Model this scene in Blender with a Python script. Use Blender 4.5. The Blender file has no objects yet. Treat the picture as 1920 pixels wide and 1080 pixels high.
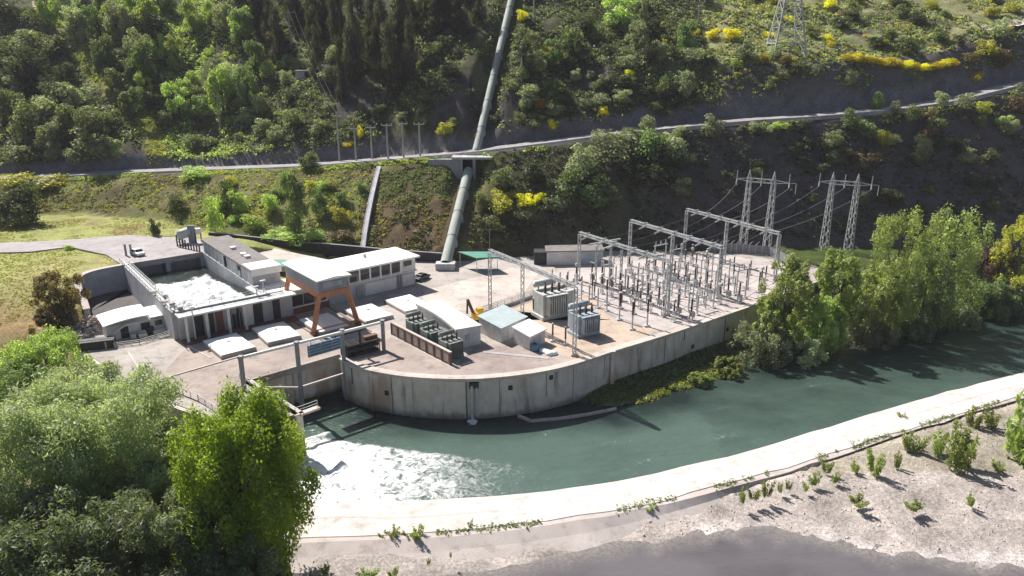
import bpy, math, random
import numpy as np
R = math.radians
random.seed(7); rng = np.random.default_rng(11)
sc = bpy.context.scene
col = sc.collection

# ------------------------------------------------------------------ camera geometry
FPX, PITCH, CAMH = 1400.0, R(18), 50.0
CP, SP = math.cos(PITCH), math.sin(PITCH)
def ray(u, v):
    dx = (u-960)/FPX; dy = (540-v)/FPX
    return dx, CP+dy*SP, -SP+dy*CP
def P(u, v, z=0.0):
    d = ray(u, v); t = (z-CAMH)/d[2]
    return np.array((d[0]*t, d[1]*t, z))

# ------------------------------------------------------------------ numeric noise
def _hash(ix, iy, s):
    h = (ix.astype(np.int64)*374761393 + iy.astype(np.int64)*668265263 + s*1442695041) & 0x7fffffff
    h = ((h ^ (h >> 13))*1274126177) & 0x7fffffff
    return ((h ^ (h >> 16)) & 0xffff)/65535.0
def vnoise(x, y, s=0):
    x = np.asarray(x, float); y = np.asarray(y, float)
    ix = np.floor(x); iy = np.floor(y); fx = x-ix; fy = y-iy
    fx = fx*fx*(3-2*fx); fy = fy*fy*(3-2*fy)
    a = _hash(ix, iy, s); b = _hash(ix+1, iy, s); c = _hash(ix, iy+1, s); d = _hash(ix+1, iy+1, s)
    return (a*(1-fx)+b*fx)*(1-fy)+(c*(1-fx)+d*fx)*fy
def fbm(x, y, s=0, o=4):
    r = 0; a = .5; t = 0
    for i in range(o):
        r = r+a*vnoise(x*2**i, y*2**i, s+i*17); t += a; a *= .5
    return r/t
def sstep(x, a, b):
    t = np.clip((x-a)/(b-a), 0, 1); return t*t*(3-2*t)
def inpoly(x, y, poly):
    x = np.asarray(x, float); y = np.asarray(y, float); r = np.zeros(x.shape, bool)
    n = len(poly)
    for i in range(n):
        x1, y1 = poly[i][:2]; x2, y2 = poly[(i+1) % n][:2]
        if y1 == y2: continue
        c = ((y1 > y) != (y2 > y)) & (x < (x2-x1)*(y-y1)/(y2-y1)+x1)
        r ^= c
    return r

# ------------------------------------------------------------------ mesh builder
WLOC = {}
class MB:
    def __init__(s): s.v = []; s.f = []
    def add(s, vs, fs):
        k = len(s.v); s.v += [tuple(map(float, p)) for p in vs]; s.f += [tuple(i+k for i in f) for f in fs]; return s
    def hexa(s, b, t):
        return s.add(list(b)+list(t), [(3,2,1,0),(4,5,6,7),(0,1,5,4),(1,2,6,5),(2,3,7,6),(3,0,4,7)])
    def box(s, c, d, rz=0.0):
        cx, cy, cz = c; hx, hy, hz = d[0]/2, d[1]/2, d[2]/2; ca, sa = math.cos(rz), math.sin(rz)
        q = [(cx+x*ca-y*sa, cy+x*sa+y*ca) for x, y in ((-hx,-hy),(hx,-hy),(hx,hy),(-hx,hy))]
        return s.hexa([(x,y,cz-hz) for x,y in q], [(x,y,cz+hz) for x,y in q])
    def beam(s, p, q, w, h=None):
        h = h or w; p = np.array(p, float); q = np.array(q, float); d = q-p; d = d/np.linalg.norm(d)
        up = np.array((0,0,1.)) if abs(d[2]) < .95 else np.array((1.,0,0))
        a = np.cross(d, up); a /= np.linalg.norm(a); b = np.cross(a, d)
        a = a*w/2; b = b*h/2
        return s.hexa([p-a-b, p+a-b, p+a+b, p-a+b], [q-a-b, q+a-b, q+a+b, q-a+b])
    def cyl(s, p, q, r1, r2=None, n=8, cap=True):
        r2 = r1 if r2 is None else r2
        p = np.array(p, float); q = np.array(q, float); d = q-p; d = d/np.linalg.norm(d)
        up = np.array((0,0,1.)) if abs(d[2]) < .95 else np.array((1.,0,0))
        a = np.cross(d, up); a /= np.linalg.norm(a); b = np.cross(d, a)
        vs = [p+(a*math.cos(t)+b*math.sin(t))*r1 for t in np.linspace(0, 2*math.pi, n, endpoint=False)]
        vs += [q+(a*math.cos(t)+b*math.sin(t))*r2 for t in np.linspace(0, 2*math.pi, n, endpoint=False)]
        fs = [(i, (i+1) % n, n+(i+1) % n, n+i) for i in range(n)]
        if cap: fs += [tuple(range(n-1, -1, -1)), tuple(range(n, 2*n))]
        return s.add(vs, fs)
    def tube(s, pts, r, n=8):
        for a, b in zip(pts[:-1], pts[1:]): s.cyl(a, b, r, r, n)
        return s
    def lathe(s, c, prof, n=10):
        vs = []; fs = []
        for (r, z) in prof:
            for i in range(n):
                t = 2*math.pi*i/n; vs.append((c[0]+r*math.cos(t), c[1]+r*math.sin(t), c[2]+z))
        for k in range(len(prof)-1):
            for i in range(n):
                j = (i+1) % n; fs.append((k*n+i, k*n+j, (k+1)*n+j, (k+1)*n+i))
        fs.append(tuple(range(n-1, -1, -1))); fs.append(tuple((len(prof)-1)*n+i for i in range(n)))
        return s.add(vs, fs)
    def prism(s, poly, z0, z1):
        n = len(poly); vs = [(p[0], p[1], z0) for p in poly]+[(p[0], p[1], z1) for p in poly]
        fs = [tuple(range(n-1, -1, -1)), tuple(range(n, 2*n))]+[(i, (i+1) % n, n+(i+1) % n, n+i) for i in range(n)]
        return s.add(vs, fs)
    def sphere(s, c, r, n=8, m=5, sq=1.0):
        prof = [(r*math.sin(math.pi*k/m) if 0 < k < m else .001, -r*math.cos(math.pi*k/m)*sq) for k in range(m+1)]
        return s.lathe(c, prof, n)
    def build(s, name, mat, parent=None, smooth=False, loc=None, bevel=0):
        o0 = WLOC[parent.name] if parent is not None else (np.array(loc, float) if loc is not None else np.zeros(3))
        me = bpy.data.meshes.new(name)
        me.from_pydata([tuple(np.array(p)-o0) for p in s.v], [], s.f); me.update()
        me.materials.append(mat)
        if smooth: me.polygons.foreach_set('use_smooth', [True]*len(me.polygons))
        o = bpy.data.objects.new(name, me); col.objects.link(o)
        if parent is not None: o.parent = parent
        elif loc is not None: o.location = tuple(loc)
        WLOC[o.name] = o0
        if bevel:
            m = o.modifiers.new('Bevel', 'BEVEL'); m.width = bevel; m.segments = 2; m.limit_method = 'ANGLE'
        return o
def tag(o, label=None, cat=None, group=None, kind=None):
    if label: o['label'] = label
    if cat: o['category'] = cat
    if group: o['group'] = group
    if kind: o['kind'] = kind
    return o
def thing(name, label, cat, loc, group=None):
    o = bpy.data.objects.new(name, None); col.objects.link(o); o.location = tuple(map(float, loc))
    o.empty_display_size = .5
    WLOC[o.name] = np.array(loc, float); return tag(o, label, cat, group)
def copy_tree(o, parent=None):
    c = o.copy(); col.objects.link(c); WLOC[c.name] = WLOC[o.name]
    if parent is not None: c.parent = parent
    for ch in list(o.children): copy_tree(ch, c)
    return c
def gridmesh(name, X, Y, Z, mat, attrs=None, keep=None, smooth=True, loc=None):
    ny, nx = Z.shape
    me = bpy.data.meshes.new(name)
    co = np.stack([X, Y, Z], -1).reshape(-1, 3)
    idx = np.arange(nx*ny).reshape(ny, nx)
    q = np.stack([idx[:-1,:-1], idx[:-1,1:], idx[1:,1:], idx[1:,:-1]], -1).reshape(-1, 4)
    if keep is not None:
        k = keep[:-1,:-1] & keep[:-1,1:] & keep[1:,1:] & keep[1:,:-1]; q = q[k.reshape(-1)]
    fill(me, co, q)
    if smooth: me.polygons.foreach_set('use_smooth', np.ones(len(q), bool))
    for n, a in (attrs or {}).items():
        if a.ndim == 3:
            at = me.attributes.new(n, 'FLOAT_COLOR', 'POINT')
            at.data.foreach_set('color', np.concatenate([a, np.ones(a.shape[:2]+(1,))], -1).astype(np.float32).reshape(-1))
        else:
            at = me.attributes.new(n, 'FLOAT', 'POINT'); at.data.foreach_set('value', a.astype(np.float32).reshape(-1))
    me.materials.append(mat)
    o = bpy.data.objects.new(name, me); col.objects.link(o); WLOC[o.name] = np.zeros(3); return o
def fill(me, co, q):
    n = len(q); k = q.shape[1]
    me.vertices.add(len(co)); me.vertices.foreach_set('co', co.astype(np.float32).reshape(-1))
    me.loops.add(n*k); me.loops.foreach_set('vertex_index', q.astype(np.int32).reshape(-1))
    me.polygons.add(n); me.polygons.foreach_set('loop_start', np.arange(0, n*k, k, dtype=np.int32))
    me.polygons.foreach_set('loop_total', np.full(n, k, np.int32))
    me.update(calc_edges=True); me.validate()

# ------------------------------------------------------------------ materials
class NT:
    def __init__(s, name):
        s.m = bpy.data.materials.new(name); s.m.use_nodes = True; s.t = s.m.node_tree; s.t.nodes.clear()
        s.out = s.n('ShaderNodeOutputMaterial')
    def n(s, t, **k):
        o = s.t.nodes.new(t)
        for a, b in k.items(): setattr(o, a, b)
        return o
    def l(s, a, b): s.t.links.new(a, b)
    def noise(s, scale, detail=5, rough=.6, vec=None):
        o = s.n('ShaderNodeTexNoise'); o.inputs['Scale'].default_value = scale; o.inputs['Detail'].default_value = detail
        o.inputs['Roughness'].default_value = rough
        if vec is not None: s.l(vec, o.inputs['Vector'])
        return o.outputs['Fac']
    def ramp(s, fac, stops):
        o = s.n('ShaderNodeValToRGB'); e = o.color_ramp.elements
        while len(e) < len(stops): e.new(.5)
        for i, (p, c) in enumerate(stops):
            e[i].position = p; e[i].color = (*c, 1) if len(c) == 3 else c
        s.l(fac, o.inputs[0]); return o.outputs[0]
    def math(s, op, a, b=None, clamp=False):
        o = s.n('ShaderNodeMath', operation=op); o.use_clamp = clamp
        for i, x in enumerate((a, b)):
            if x is None: continue
            if isinstance(x, (int, float)): o.inputs[i].default_value = x
            else: s.l(x, o.inputs[i])
        return o.outputs[0]
    def mix(s, fac, a, b, mode='MIX'):
        o = s.n('ShaderNodeMix', data_type='RGBA', blend_type=mode)
        for i, x in ((0, fac), (6, a), (7, b)):
            if isinstance(x, (int, float)): o.inputs[i].default_value = x
            elif isinstance(x, tuple): o.inputs[i].default_value = (*x, 1)
            else: s.l(x, o.inputs[i])
        return o.outputs[2]
    def coord(s, which='Object', scale=None):
        o = s.n('ShaderNodeTexCoord').outputs[which]
        if scale:
            mp = s.n('ShaderNodeMapping'); mp.inputs['Scale'].default_value = scale; s.l(o, mp.inputs[0]); return mp.outputs[0]
        return o
    def pos(s, scale=None):
        o = s.n('ShaderNodeNewGeometry').outputs['Position']
        if scale:
            mp = s.n('ShaderNodeMapping'); mp.inputs['Scale'].default_value = scale; s.l(o, mp.inputs[0]); return mp.outputs[0]
        return o
    def bump(s, h, strength=.3, dist=.1):
        o = s.n('ShaderNodeBump'); o.inputs['Strength'].default_value = strength; o.inputs['Distance'].default_value = dist
        s.l(h, o.inputs['Height']); return o.outputs[0]
    def princ(s, color, rough=.8, metal=0.0, normal=None, spec=.3):
        b = s.n('ShaderNodeBsdfPrincipled')
        if isinstance(color, tuple): b.inputs['Base Color'].default_value = (*color, 1)
        else: s.l(color, b.inputs['Base Color'])
        if isinstance(rough, (int, float)): b.inputs['Roughness'].default_value = rough
        else: s.l(rough, b.inputs['Roughness'])
        b.inputs['Metallic'].default_value = metal; b.inputs['Specular IOR Level'].default_value = spec
        if normal is not None: s.l(normal, b.inputs['Normal'])
        s.l(b.outputs[0], s.out.inputs[0]); return s.m
def mul(c, k): return tuple(x*k for x in c)
def weathered(name, c, c2=None, scale=.6, rough=.75, metal=0.0, streak=0.25, fine=6.0):
    """paint, metal or concrete with blotches and vertical dirt runs"""
    t = NT(name); c2 = c2 or mul(c, .62)
    p = t.pos()
    a = t.noise(scale, 6, .65, p)
    colr = t.ramp(a, [(.32, c2), (.62, c)])
    st = t.noise(1.0, 4, .6, t.pos((fine*.5, fine*.5, .25)))
    sf = t.ramp(st, [(.45, (0,0,0)), (.75, (streak,)*3)])
    colr = t.mix(sf, colr, mul(c2, .55))
    f = t.noise(fine, 4, .7, p)
    colr = t.mix(.35, colr, t.ramp(f, [(.3, (.72,)*3), (.7, (1.2,)*3)]), 'MULTIPLY')
    return t.princ(colr, rough, metal, t.bump(f, .15, .05))
M = {}
M['white'] = weathered('white_paint', (.80,.79,.76), (.66,.64,.60), .35, .6, streak=.12)
M['roof_white'] = weathered('white_roof_membrane', (.88,.87,.84), (.80,.78,.74), .4, .55, streak=.03)
M['wall_grey'] = weathered('grey_render', (.50,.50,.53), (.36,.36,.38), .4, .8, streak=.3)
M['wall_white'] = weathered('off_white_render', (.70,.70,.69), (.54,.53,.52), .4, .8, streak=.25)
M['roof_grey'] = weathered('grey_felt_roof', (.23,.21,.21), (.16,.15,.15), .5, .85, streak=0)
M['roof_blue'] = weathered('blue_grey_sheet_roof', (.44,.52,.54), (.36,.42,.44), .6, .5, streak=.1)
M['dark'] = weathered('dark_steel', (.05,.05,.055), (.03,.028,.03), .8, .6)
M['black'] = NT('painted_recess_shade').princ((.012,.012,.013), .95, 0, None, .05)
M['glass'] = NT('dark_window_glass').princ((.025,.03,.035), .08, 0, None, .5)
M['orange'] = weathered('faded_orange_paint', (.56,.25,.13), (.43,.17,.09), .5, .55, streak=.3)
M['redbrown'] = weathered('red_brown_plinth', (.24,.11,.09), (.15,.07,.06), .5, .8)
M['crane_grey'] = weathered('grey_crane_cladding', (.30,.31,.33), (.22,.23,.25), .5, .6, streak=.3)
M['galv'] = weathered('galvanised_steel', (.56,.57,.58), (.40,.41,.42), .9, .5, .15)
M['galv_dim'] = weathered('dull_galvanised_steel', (.36,.37,.38), (.26,.27,.28), .9, .6, .1)
M['insul'] = weathered('brown_porcelain', (.10,.065,.055), (.06,.04,.035), 1.5, .35)
M['insul_grey'] = weathered('grey_porcelain', (.42,.42,.44), (.32,.32,.34), 1.5, .35)
M['tx'] = weathered('light_grey_transformer_paint', (.58,.59,.57), (.44,.45,.43), .6, .5, streak=.35)
M['tx_blue'] = weathered('blue_grey_radiator_paint', (.40,.46,.52), (.28,.33,.38), .6, .5, streak=.3)
M['txgreen'] = weathered('grey_green_transformer_paint', (.25,.285,.265), (.15,.175,.16), .6, .55, streak=.3)
M['green_roof'] = weathered('sea_green_sheet', (.13,.33,.27), (.09,.24,.20), .6, .5, streak=.1)
M['blue'] = weathered('blue_panel_paint', (.11,.22,.36), (.07,.14,.24), .9, .5, streak=.4)
M['yellow'] = weathered('yellow_machine_paint', (.75,.44,.04), (.55,.3,.03), .8, .5)
M['brick'] = weathered('brown_block_wall', (.42,.33,.29), (.27,.20,.17), 1.2, .85, streak=.3)
M['pipe'] = weathered('pale_grey_green_pipe_paint', (.38,.415,.385), (.30,.33,.305), .25, .75, streak=.2)
M['rust'] = weathered('rusty_steel', (.22,.12,.08), (.12,.07,.05), 1.0, .8)
M['chan'] = weathered('pale_channel_concrete', (.55,.53,.58), (.36,.35,.38), .4, .8, streak=.1)
M['bark'] = weathered('bark', (.10,.085,.07), (.05,.045,.04), 3, .9)
M['pole'] = weathered('pale_concrete_pole', (.42,.41,.42), (.32,.31,.32), .5, .8)
M['car_white'] = NT('white_car_paint').princ((.8,.8,.8), .25, 0, None, .5)
M['car_dark'] = NT('dark_car_paint').princ((.03,.033,.04), .25, 0, None, .5)
M['rubber'] = NT('tyre_rubber').princ((.02,.02,.02), .9)
M['wire'] = NT('conductor_aluminium').princ((.16,.16,.17), .7, 0)
M['rubble'] = weathered('broken_concrete', (.58,.50,.46), (.36,.30,.27), 2.0, .9)
M['tarp'] = weathered('white_tarpaulin', (.80,.80,.80), (.66,.66,.68), .8, .6)
M['joint'] = weathered('dark_damp_joint', (.20,.18,.165), (.10,.09,.085), .5, .9)
M['fence'] = weathered('grey_fence_mesh', (.27,.27,.29), (.2,.2,.22), .6, .8)

def membrane():
    t = NT('bright_roof_membrane'); p = t.pos()
    return t.princ(t.ramp(t.noise(.5, 5, .6, p), [(.3, (.82,.81,.78)), (.6, (.92,.915,.895))]), .6)
M['roof_white'] = membrane()
def concrete_wall():
    t = NT('stained_retaining_concrete')
    p = t.pos()
    base = t.ramp(t.noise(.25, 7, .65, p), [(.3, (.47,.425,.385)), (.65, (.68,.63,.585))])
    st = t.noise(1.0, 5, .6, t.pos((.9, .9, .10)))
    base = t.mix(t.ramp(st, [(.56, (0,0,0)), (.69, (.7,)*3)]), base, (.16,.145,.135))
    ru = t.noise(1.0, 4, .5, t.pos((.22, .22, .07)))
    base = t.mix(t.ramp(ru, [(.55, (0,0,0)), (.66, (.75,)*3)]), base, (.36,.245,.18))
    z = t.n('ShaderNodeSeparateXYZ'); t.l(p, z.inputs[0])
    low = t.math('ADD', z.outputs[2], t.math('MULTIPLY', t.noise(.5, 4, .6, p), 2.2))
    tide = t.math('SUBTRACT', -4.6, low, True)
    base = t.mix(t.math('MULTIPLY', tide, .7), base, (.12,.115,.10))
    f = t.noise(5, 5, .7, p)
    base = t.mix(.4, base, t.ramp(f, [(.3, (.7,)*3), (.7, (1.2,)*3)]), 'MULTIPLY')
    return t.princ(base, .9, 0, t.bump(f, .25, .06))
M['concrete'] = concrete_wall()
def yard_mat(name, a, b, tan=None, crack=.22):
    t = NT(name); p = t.pos()
    base = t.ramp(t.noise(.12, 8, .68, p), [(.33, b), (.62, a)])
    if tan: base = t.mix(t.ramp(t.noise(.05, 5, .6, p), [(.42, (0,0,0)), (.6, (.8,)*3)]), base, tan)
    st = t.noise(.35, 8, .8, p)
    base = t.mix(t.ramp(st, [(.50, (0,0,0)), (.70, (.75,)*3)]), base, (b[0]*.55, b[1]*.5, b[2]*.47))
    v = t.n('ShaderNodeTexVoronoi', feature='DISTANCE_TO_EDGE'); v.inputs['Scale'].default_value = .16; t.l(t.pos(), v.inputs['Vector'])
    base = t.mix(t.ramp(v.outputs['Distance'], [(.004, (crack,)*3), (.014, (0,0,0))]), base, mul(b, .4))
    f = t.noise(8, 5, .7, p)
    base = t.mix(.5, base, t.ramp(f, [(.25, (.65,)*3), (.75, (1.25,)*3)]), 'MULTIPLY')
    return t.princ(base, .92, 0, t.bump(f, .2, .04))
M['yard'] = yard_mat('pale_worn_concrete', (.46,.42,.40), (.30,.27,.255), (.40,.35,.31))
M['yard_tan'] = yard_mat('tan_gravel', (.52,.42,.345), (.40,.315,.26))
M['yard_pale'] = yard_mat('pale_concrete_slabs', (.58,.515,.475), (.44,.385,.355))
M['yard_switch'] = yard_mat('pale_lilac_gravel', (.52,.465,.455), (.40,.35,.345))
M['yard_brown'] = yard_mat('brown_littered_ground', (.36,.30,.275), (.22,.18,.17), (.44,.365,.325))
M['shade_ground'] = yard_mat('painted_shade_ground', (.13,.12,.12), (.08,.075,.075))  # dark tone for the wing wall's painted shade
M['asphalt_pale'] = yard_mat('pale_asphalt', (.42,.39,.40), (.33,.30,.31))
M['road'] = yard_mat('pale_hill_road', (.36,.345,.345), (.25,.235,.235))
M['levee'] = yard_mat('white_concrete_levee', (.72,.68,.655), (.50,.455,.435), (.64,.575,.55), 0)
M['levee_pink'] = yard_mat('pinkish_levee_apron', (.60,.535,.515), (.48,.42,.40), (.54,.47,.45), 0)
M['levee_slope'] = yard_mat('worn_levee_slope', (.54,.48,.46), (.38,.335,.315), (.48,.42,.40), 0)

def terrain_mat():
    t = NT('terrain_ground'); a = t.n('ShaderNodeAttribute', attribute_name='col').outputs['Color']; p = t.pos()
    n1 = t.ramp(t.noise(.22, 8, .72, p), [(.28, (.5,)*3), (.72, (1.5,)*3)])
    c = t.mix(.85, a, n1, 'MULTIPLY')
    f = t.noise(2.2, 6, .75, p)
    c = t.mix(.8, c, t.ramp(f, [(.3, (.45,)*3), (.7, (1.55,)*3)]), 'MULTIPLY')
    v = t.n('ShaderNodeTexVoronoi'); v.inputs['Scale'].default_value = 3.2; t.l(p, v.inputs['Vector'])
    c = t.mix(.35, c, t.ramp(v.outputs['Distance'], [(.1, (1.25,)*3), (.6, (.6,)*3)]), 'MULTIPLY')
    return t.princ(c, .95, 0, t.bump(f, .7, .35), .1)
M['terrain'] = terrain_mat()
def foliage_mat():
    t = NT('foliage'); a = t.n('ShaderNodeAttribute', attribute_name='col').outputs['Color']
    r = t.n('ShaderNodeObjectInfo').outputs['Random']
    h = t.n('ShaderNodeHueSaturation'); t.l(a, h.inputs['Color'])
    mm = t.math('ADD', t.math('MULTIPLY', r, .03), .485); t.l(mm, h.inputs['Hue'])
    t.l(t.math('ADD', t.math('MULTIPLY', r, .5), .75), h.inputs['Value'])
    d = t.n('ShaderNodeBsdfDiffuse'); tr = t.n('ShaderNodeBsdfTranslucent')
    t.l(h.outputs[0], d.inputs[0]); t.l(t.mix(1.0, h.outputs[0], (1.5,1.55,.8), 'MULTIPLY'), tr.inputs[0])
    m = t.n('ShaderNodeMixShader'); m.inputs[0].default_value = .48
    t.l(d.outputs[0], m.inputs[1]); t.l(tr.outputs[0], m.inputs[2])
    g = t.n('ShaderNodeBsdfGlossy'); g.inputs['Roughness'].default_value = .5
    m2 = t.n('ShaderNodeMixShader'); m2.inputs[0].default_value = .035
    t.l(m.outputs[0], m2.inputs[1]); t.l(g.outputs[0], m2.inputs[2]); t.l(m2.outputs[0], t.out.inputs[0])
    return t.m
M['leaf'] = foliage_mat()
def water_mat(name, dark_tone, pale_tone, foam_amt=True, rough=.1, bscale=.9, bstr=.6):
    t = NT(name); p = t.pos()
    tone = t.n('ShaderNodeAttribute', attribute_name='pale_tone').outputs['Fac']
    c = t.ramp(t.math('ADD', tone, t.math('MULTIPLY', t.math('SUBTRACT', t.noise(.09, 6, .65, t.pos((1, 1.7, 1))), .5), 1.1)), [(.0, dark_tone), (1.0, pale_tone)])
    bed = t.n('ShaderNodeAttribute', attribute_name='bed').outputs['Fac']
    c = t.mix(t.math('MULTIPLY', bed, .85), c, t.ramp(t.noise(2.5, 5, .7, p), [(.35, (.15,.135,.125)), (.65, (.30,.27,.25))]))
    w = t.math('ADD', t.noise(bscale, 6, .65, t.pos((1, 1.6, 1))), t.math('MULTIPLY', t.noise(bscale*.22, 4, .6, t.pos((1, 2.2, 1))), 2.2))
    rg = rough
    if foam_amt:
        fa = t.n('ShaderNodeAttribute', attribute_name='foam').outputs['Fac']
        dis = t.n('ShaderNodeTexNoise'); dis.inputs['Scale'].default_value = .35; dis.inputs['Detail'].default_value = 3; t.l(p, dis.inputs['Vector'])
        vv = t.n('ShaderNodeVectorMath', operation='MULTIPLY_ADD'); t.l(dis.outputs['Color'], vv.inputs[0]); vv.inputs[1].default_value = (4,4,0); t.l(p, vv.inputs[2])
        n1 = t.noise(.55, 9, .72, vv.outputs[0])
        rid = t.math('SUBTRACT', 1.0, t.math('MULTIPLY', t.math('ABSOLUTE', t.math('SUBTRACT', n1, .5)), 7.0), True)
        n2 = t.noise(1.6, 8, .75, vv.outputs[0])
        k = t.math('ADD', t.math('MULTIPLY', n2, .75), t.math('MULTIPLY', rid, .35))
        thr = t.math('ADD', t.math('SUBTRACT', k, 1.0), t.math('MULTIPLY', fa, .82))
        msk = t.ramp(t.math('MULTIPLY', thr, 3.1, True), [(.02, (0,0,0)), (.5, (.35,)*3), (.95, (1,1,1))])
        c = t.mix(t.math('MULTIPLY', fa, .30), c, (.11,.18,.165))
        c = t.mix(msk, c, (.78,.80,.80))
        sep = t.n('ShaderNodeSeparateColor'); t.l(msk, sep.inputs[0])
        rg = t.math('ADD', t.math('MULTIPLY', sep.outputs[0], .7), rough)
        w = t.math('ADD', w, t.math('MULTIPLY', sep.outputs[0], 1.6))
    return t.princ(c, rg, 0, t.bump(w, bstr, .25), .35)
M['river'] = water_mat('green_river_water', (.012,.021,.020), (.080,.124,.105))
M['pool'] = water_mat('churning_pool_water', (.018,.026,.025), (.03,.045,.04))
M['pond'] = water_mat('still_grey_water', (.06,.052,.06), (.135,.123,.133), False, .06, .9, .22)

# ------------------------------------------------------------------ terrain
def wpts(l): return np.array([P(u, v, z) for u, v, z in l])
Fp = wpts([(-700,420,5),(-200,415,5),(0,405,5),(150,402,5),(300,415,5),(400,438,4),(480,455,2.5),(620,478,.5),(700,485,0),(870,488,0),(1000,480,0),(1100,472,0),(1300,464,0),(1450,465,0),(1700,465,0),(1920,465,0),(2500,465,0)])
Rp = wpts([(-800,362,9),(-300,350,10.5),(0,337,11.9),(300,323,14),(450,318,15.2),(560,314,16.3),(700,303,18.4),(860,290,21.4),(1000,273,23.8),(1130,256,26.3),(1200,248,27.3),(1300,238,28.6),(1400,228,30),(1560,218,31.4),(1700,205,33.1),(1800,190,35),(1870,172,37.4),(1920,160,39),(2100,122,44.5),(2500,95,48.4)])
def li(pts, x, c): return np.interp(x, pts[:,0], pts[:,c])
E1 = np.array((math.cos(R(38)), math.sin(R(38)))); E2 = np.array((math.cos(R(-52)), math.sin(R(-52))))
PA = np.array((-82.6,154.4)); PB = PA+37.6*E2; PC = PB+15.5*E1; PD = PA+15.5*E1
WALL = np.array([P(u, v, 0)[:2] for u, v in [(640,672),(660,684),(680,690),(700,695),(750,704),(800,708),(835,709.5),(870,710),(905,709),(940,706),(975,702),(1010,697),(1045,690),(1075,682),(1110,671),(1150,657),(1200,642),(1250,627),(1300,610),(1350,593),(1400,576),(1430,565),(1500,538),(1560,518)]])
BAYL = P(463,714)[:2]; BAYR = P(637,664)[:2]; GEND = P(560,775)[:2]
SHN = np.array([(-40,105),(-29,119),(-24,113.5),(-13.5,110.5),(-7.6,110),(4,112.5),(10,113),(16.7,110.9),(22.5,113.8),(35.2,121.5),(41.6,127.3),(50.6,133.6),(63.1,136.3),(82.1,144.9),(105.6,156.2),(130,167),(220,200),(420,270)])
S1 = np.array([(-60,84.5),(-26.8,84.1),(-4.2,85),(17.7,89.7),(44,101.5),(66.2,113.2),(93.6,125),(140,146),(240,190)])
S2 = np.array([(-60,75.5),(-24.5,75.5),(-3.9,77.1),(16.3,82),(40.5,92.2),(62,103.2),(86.3,114.2),(140,138),(240,180)])
EP = np.array([P(u, v, -7.3)[:2] for u, v in [(700,1110),(850,1078),(1000,1047),(1150,1017),(1300,1000),(1420,991),(1520,1000),(1600,1027),(1700,1037),(1800,1045),(1920,1056),(2200,1070)]])
WINGL = [(-81.6,154.9),(-84,152.6),(-86.9,150.0),(-88.4,146.5),(-87.2,142.5),(-83.6,137.8),(-80.9,133.8)]
VOID = [(-82.4,155.0),(-84.4,153),(-87.4,150.3),(-89,146.5),(-87.8,142.2),(-84.1,137.5),(-81.4,133.5),(-80,128),(-74.7,119.6),(-45,118),(-40,134),PC,PD+E1*5.5,PD+E1*.5-E2*5,PA+E1*1.2-E2*5,PA]
YARD = [tuple(p) for p in WALL]+[(75,166),(66,182),(45,184.5),(19,184.5),(-11,175.5),(-30,177.5),(-44,172),(-50,160)]+[tuple(PC+E1*6-E2*6),tuple(PD+E1*.5),tuple(PA-E1*.4),(-88,147.4),(-81,135),(-79.6,128.4),(-74.7,119.6),(-53.4,101),(-41.6,94.5),tuple(GEND+np.array((-1.2,-1))),tuple(GEND),tuple(BAYL),tuple(BAYR)]
PIPE_LO = [P(836,492,1.3), P(878,322,17.3)]
def hill(x, y, noise=True):
    x = np.asarray(x, float); y = np.asarray(y, float)
    fy, fz = li(Fp, x, 1), li(Fp, x, 2); ry, rz = li(Rp, x, 1), li(Rp, x, 2)
    t = np.clip((y-fy)/(ry-fy), 0, 1)
    z = fz+(rz-fz)*np.where(x > 30, t**1.05, t**.9)
    if noise: z = z+np.sin(math.pi*t)*((fbm(x/9, y/9, 3)-.5)*3.2+(fbm(x/3, y/3, 5)-.5)*1.2)
    s = np.maximum(y-(ry+6.5), 0)
    sl = np.interp(x, [-300,-130,-90,-60,-20,20,60], [.55,.60,.62,.74,.80,.70,.72])
    w = sstep(x, 45, 85)
    bank = 3.0*np.clip(s/2.5, 0, 1)
    up = (1-w)*sl*s+w*(1.3*np.minimum(s, 7.5)+.42*np.maximum(s-7.5, 0))
    if noise:
        k = np.clip(s/14, 0, 1)
        up = up+k*((fbm(x/38+7, y/46, 21, 3)-.5)*15*(1-.55*w)+(fbm(x/11, y/11, 9)-.5)*4.5+(fbm(x/3.5, y/3.5, 13, 3)-.5)*1.4)
        # gully that runs up the left of the slope
        g = np.exp(-((x-(-96-(y-232)*.42))/13)**2); up = up-g*k*7
    return z+np.where(s > 0, bank+up, 0)
PIPE_UP = None
def pipe_dist(x, y):
    d = np.full(np.shape(x), 1e3); zz = np.zeros(np.shape(x))
    segs = [PIPE_LO]+([PIPE_UP] if PIPE_UP is not None else [])
    for a, b in segs:
        ab = b[:2]-a[:2]; L2 = ab@ab
        t = np.clip(((x-a[0])*ab[0]+(y-a[1])*ab[1])/L2, 0, 1)
        dd = np.hypot(x-(a[0]+ab[0]*t), y-(a[1]+ab[1]*t)); z0 = a[2]+(b[2]-a[2])*t
        m = dd < d; d = np.where(m, dd, d); zz = np.where(m, z0, zz)
    return d, zz
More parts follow.
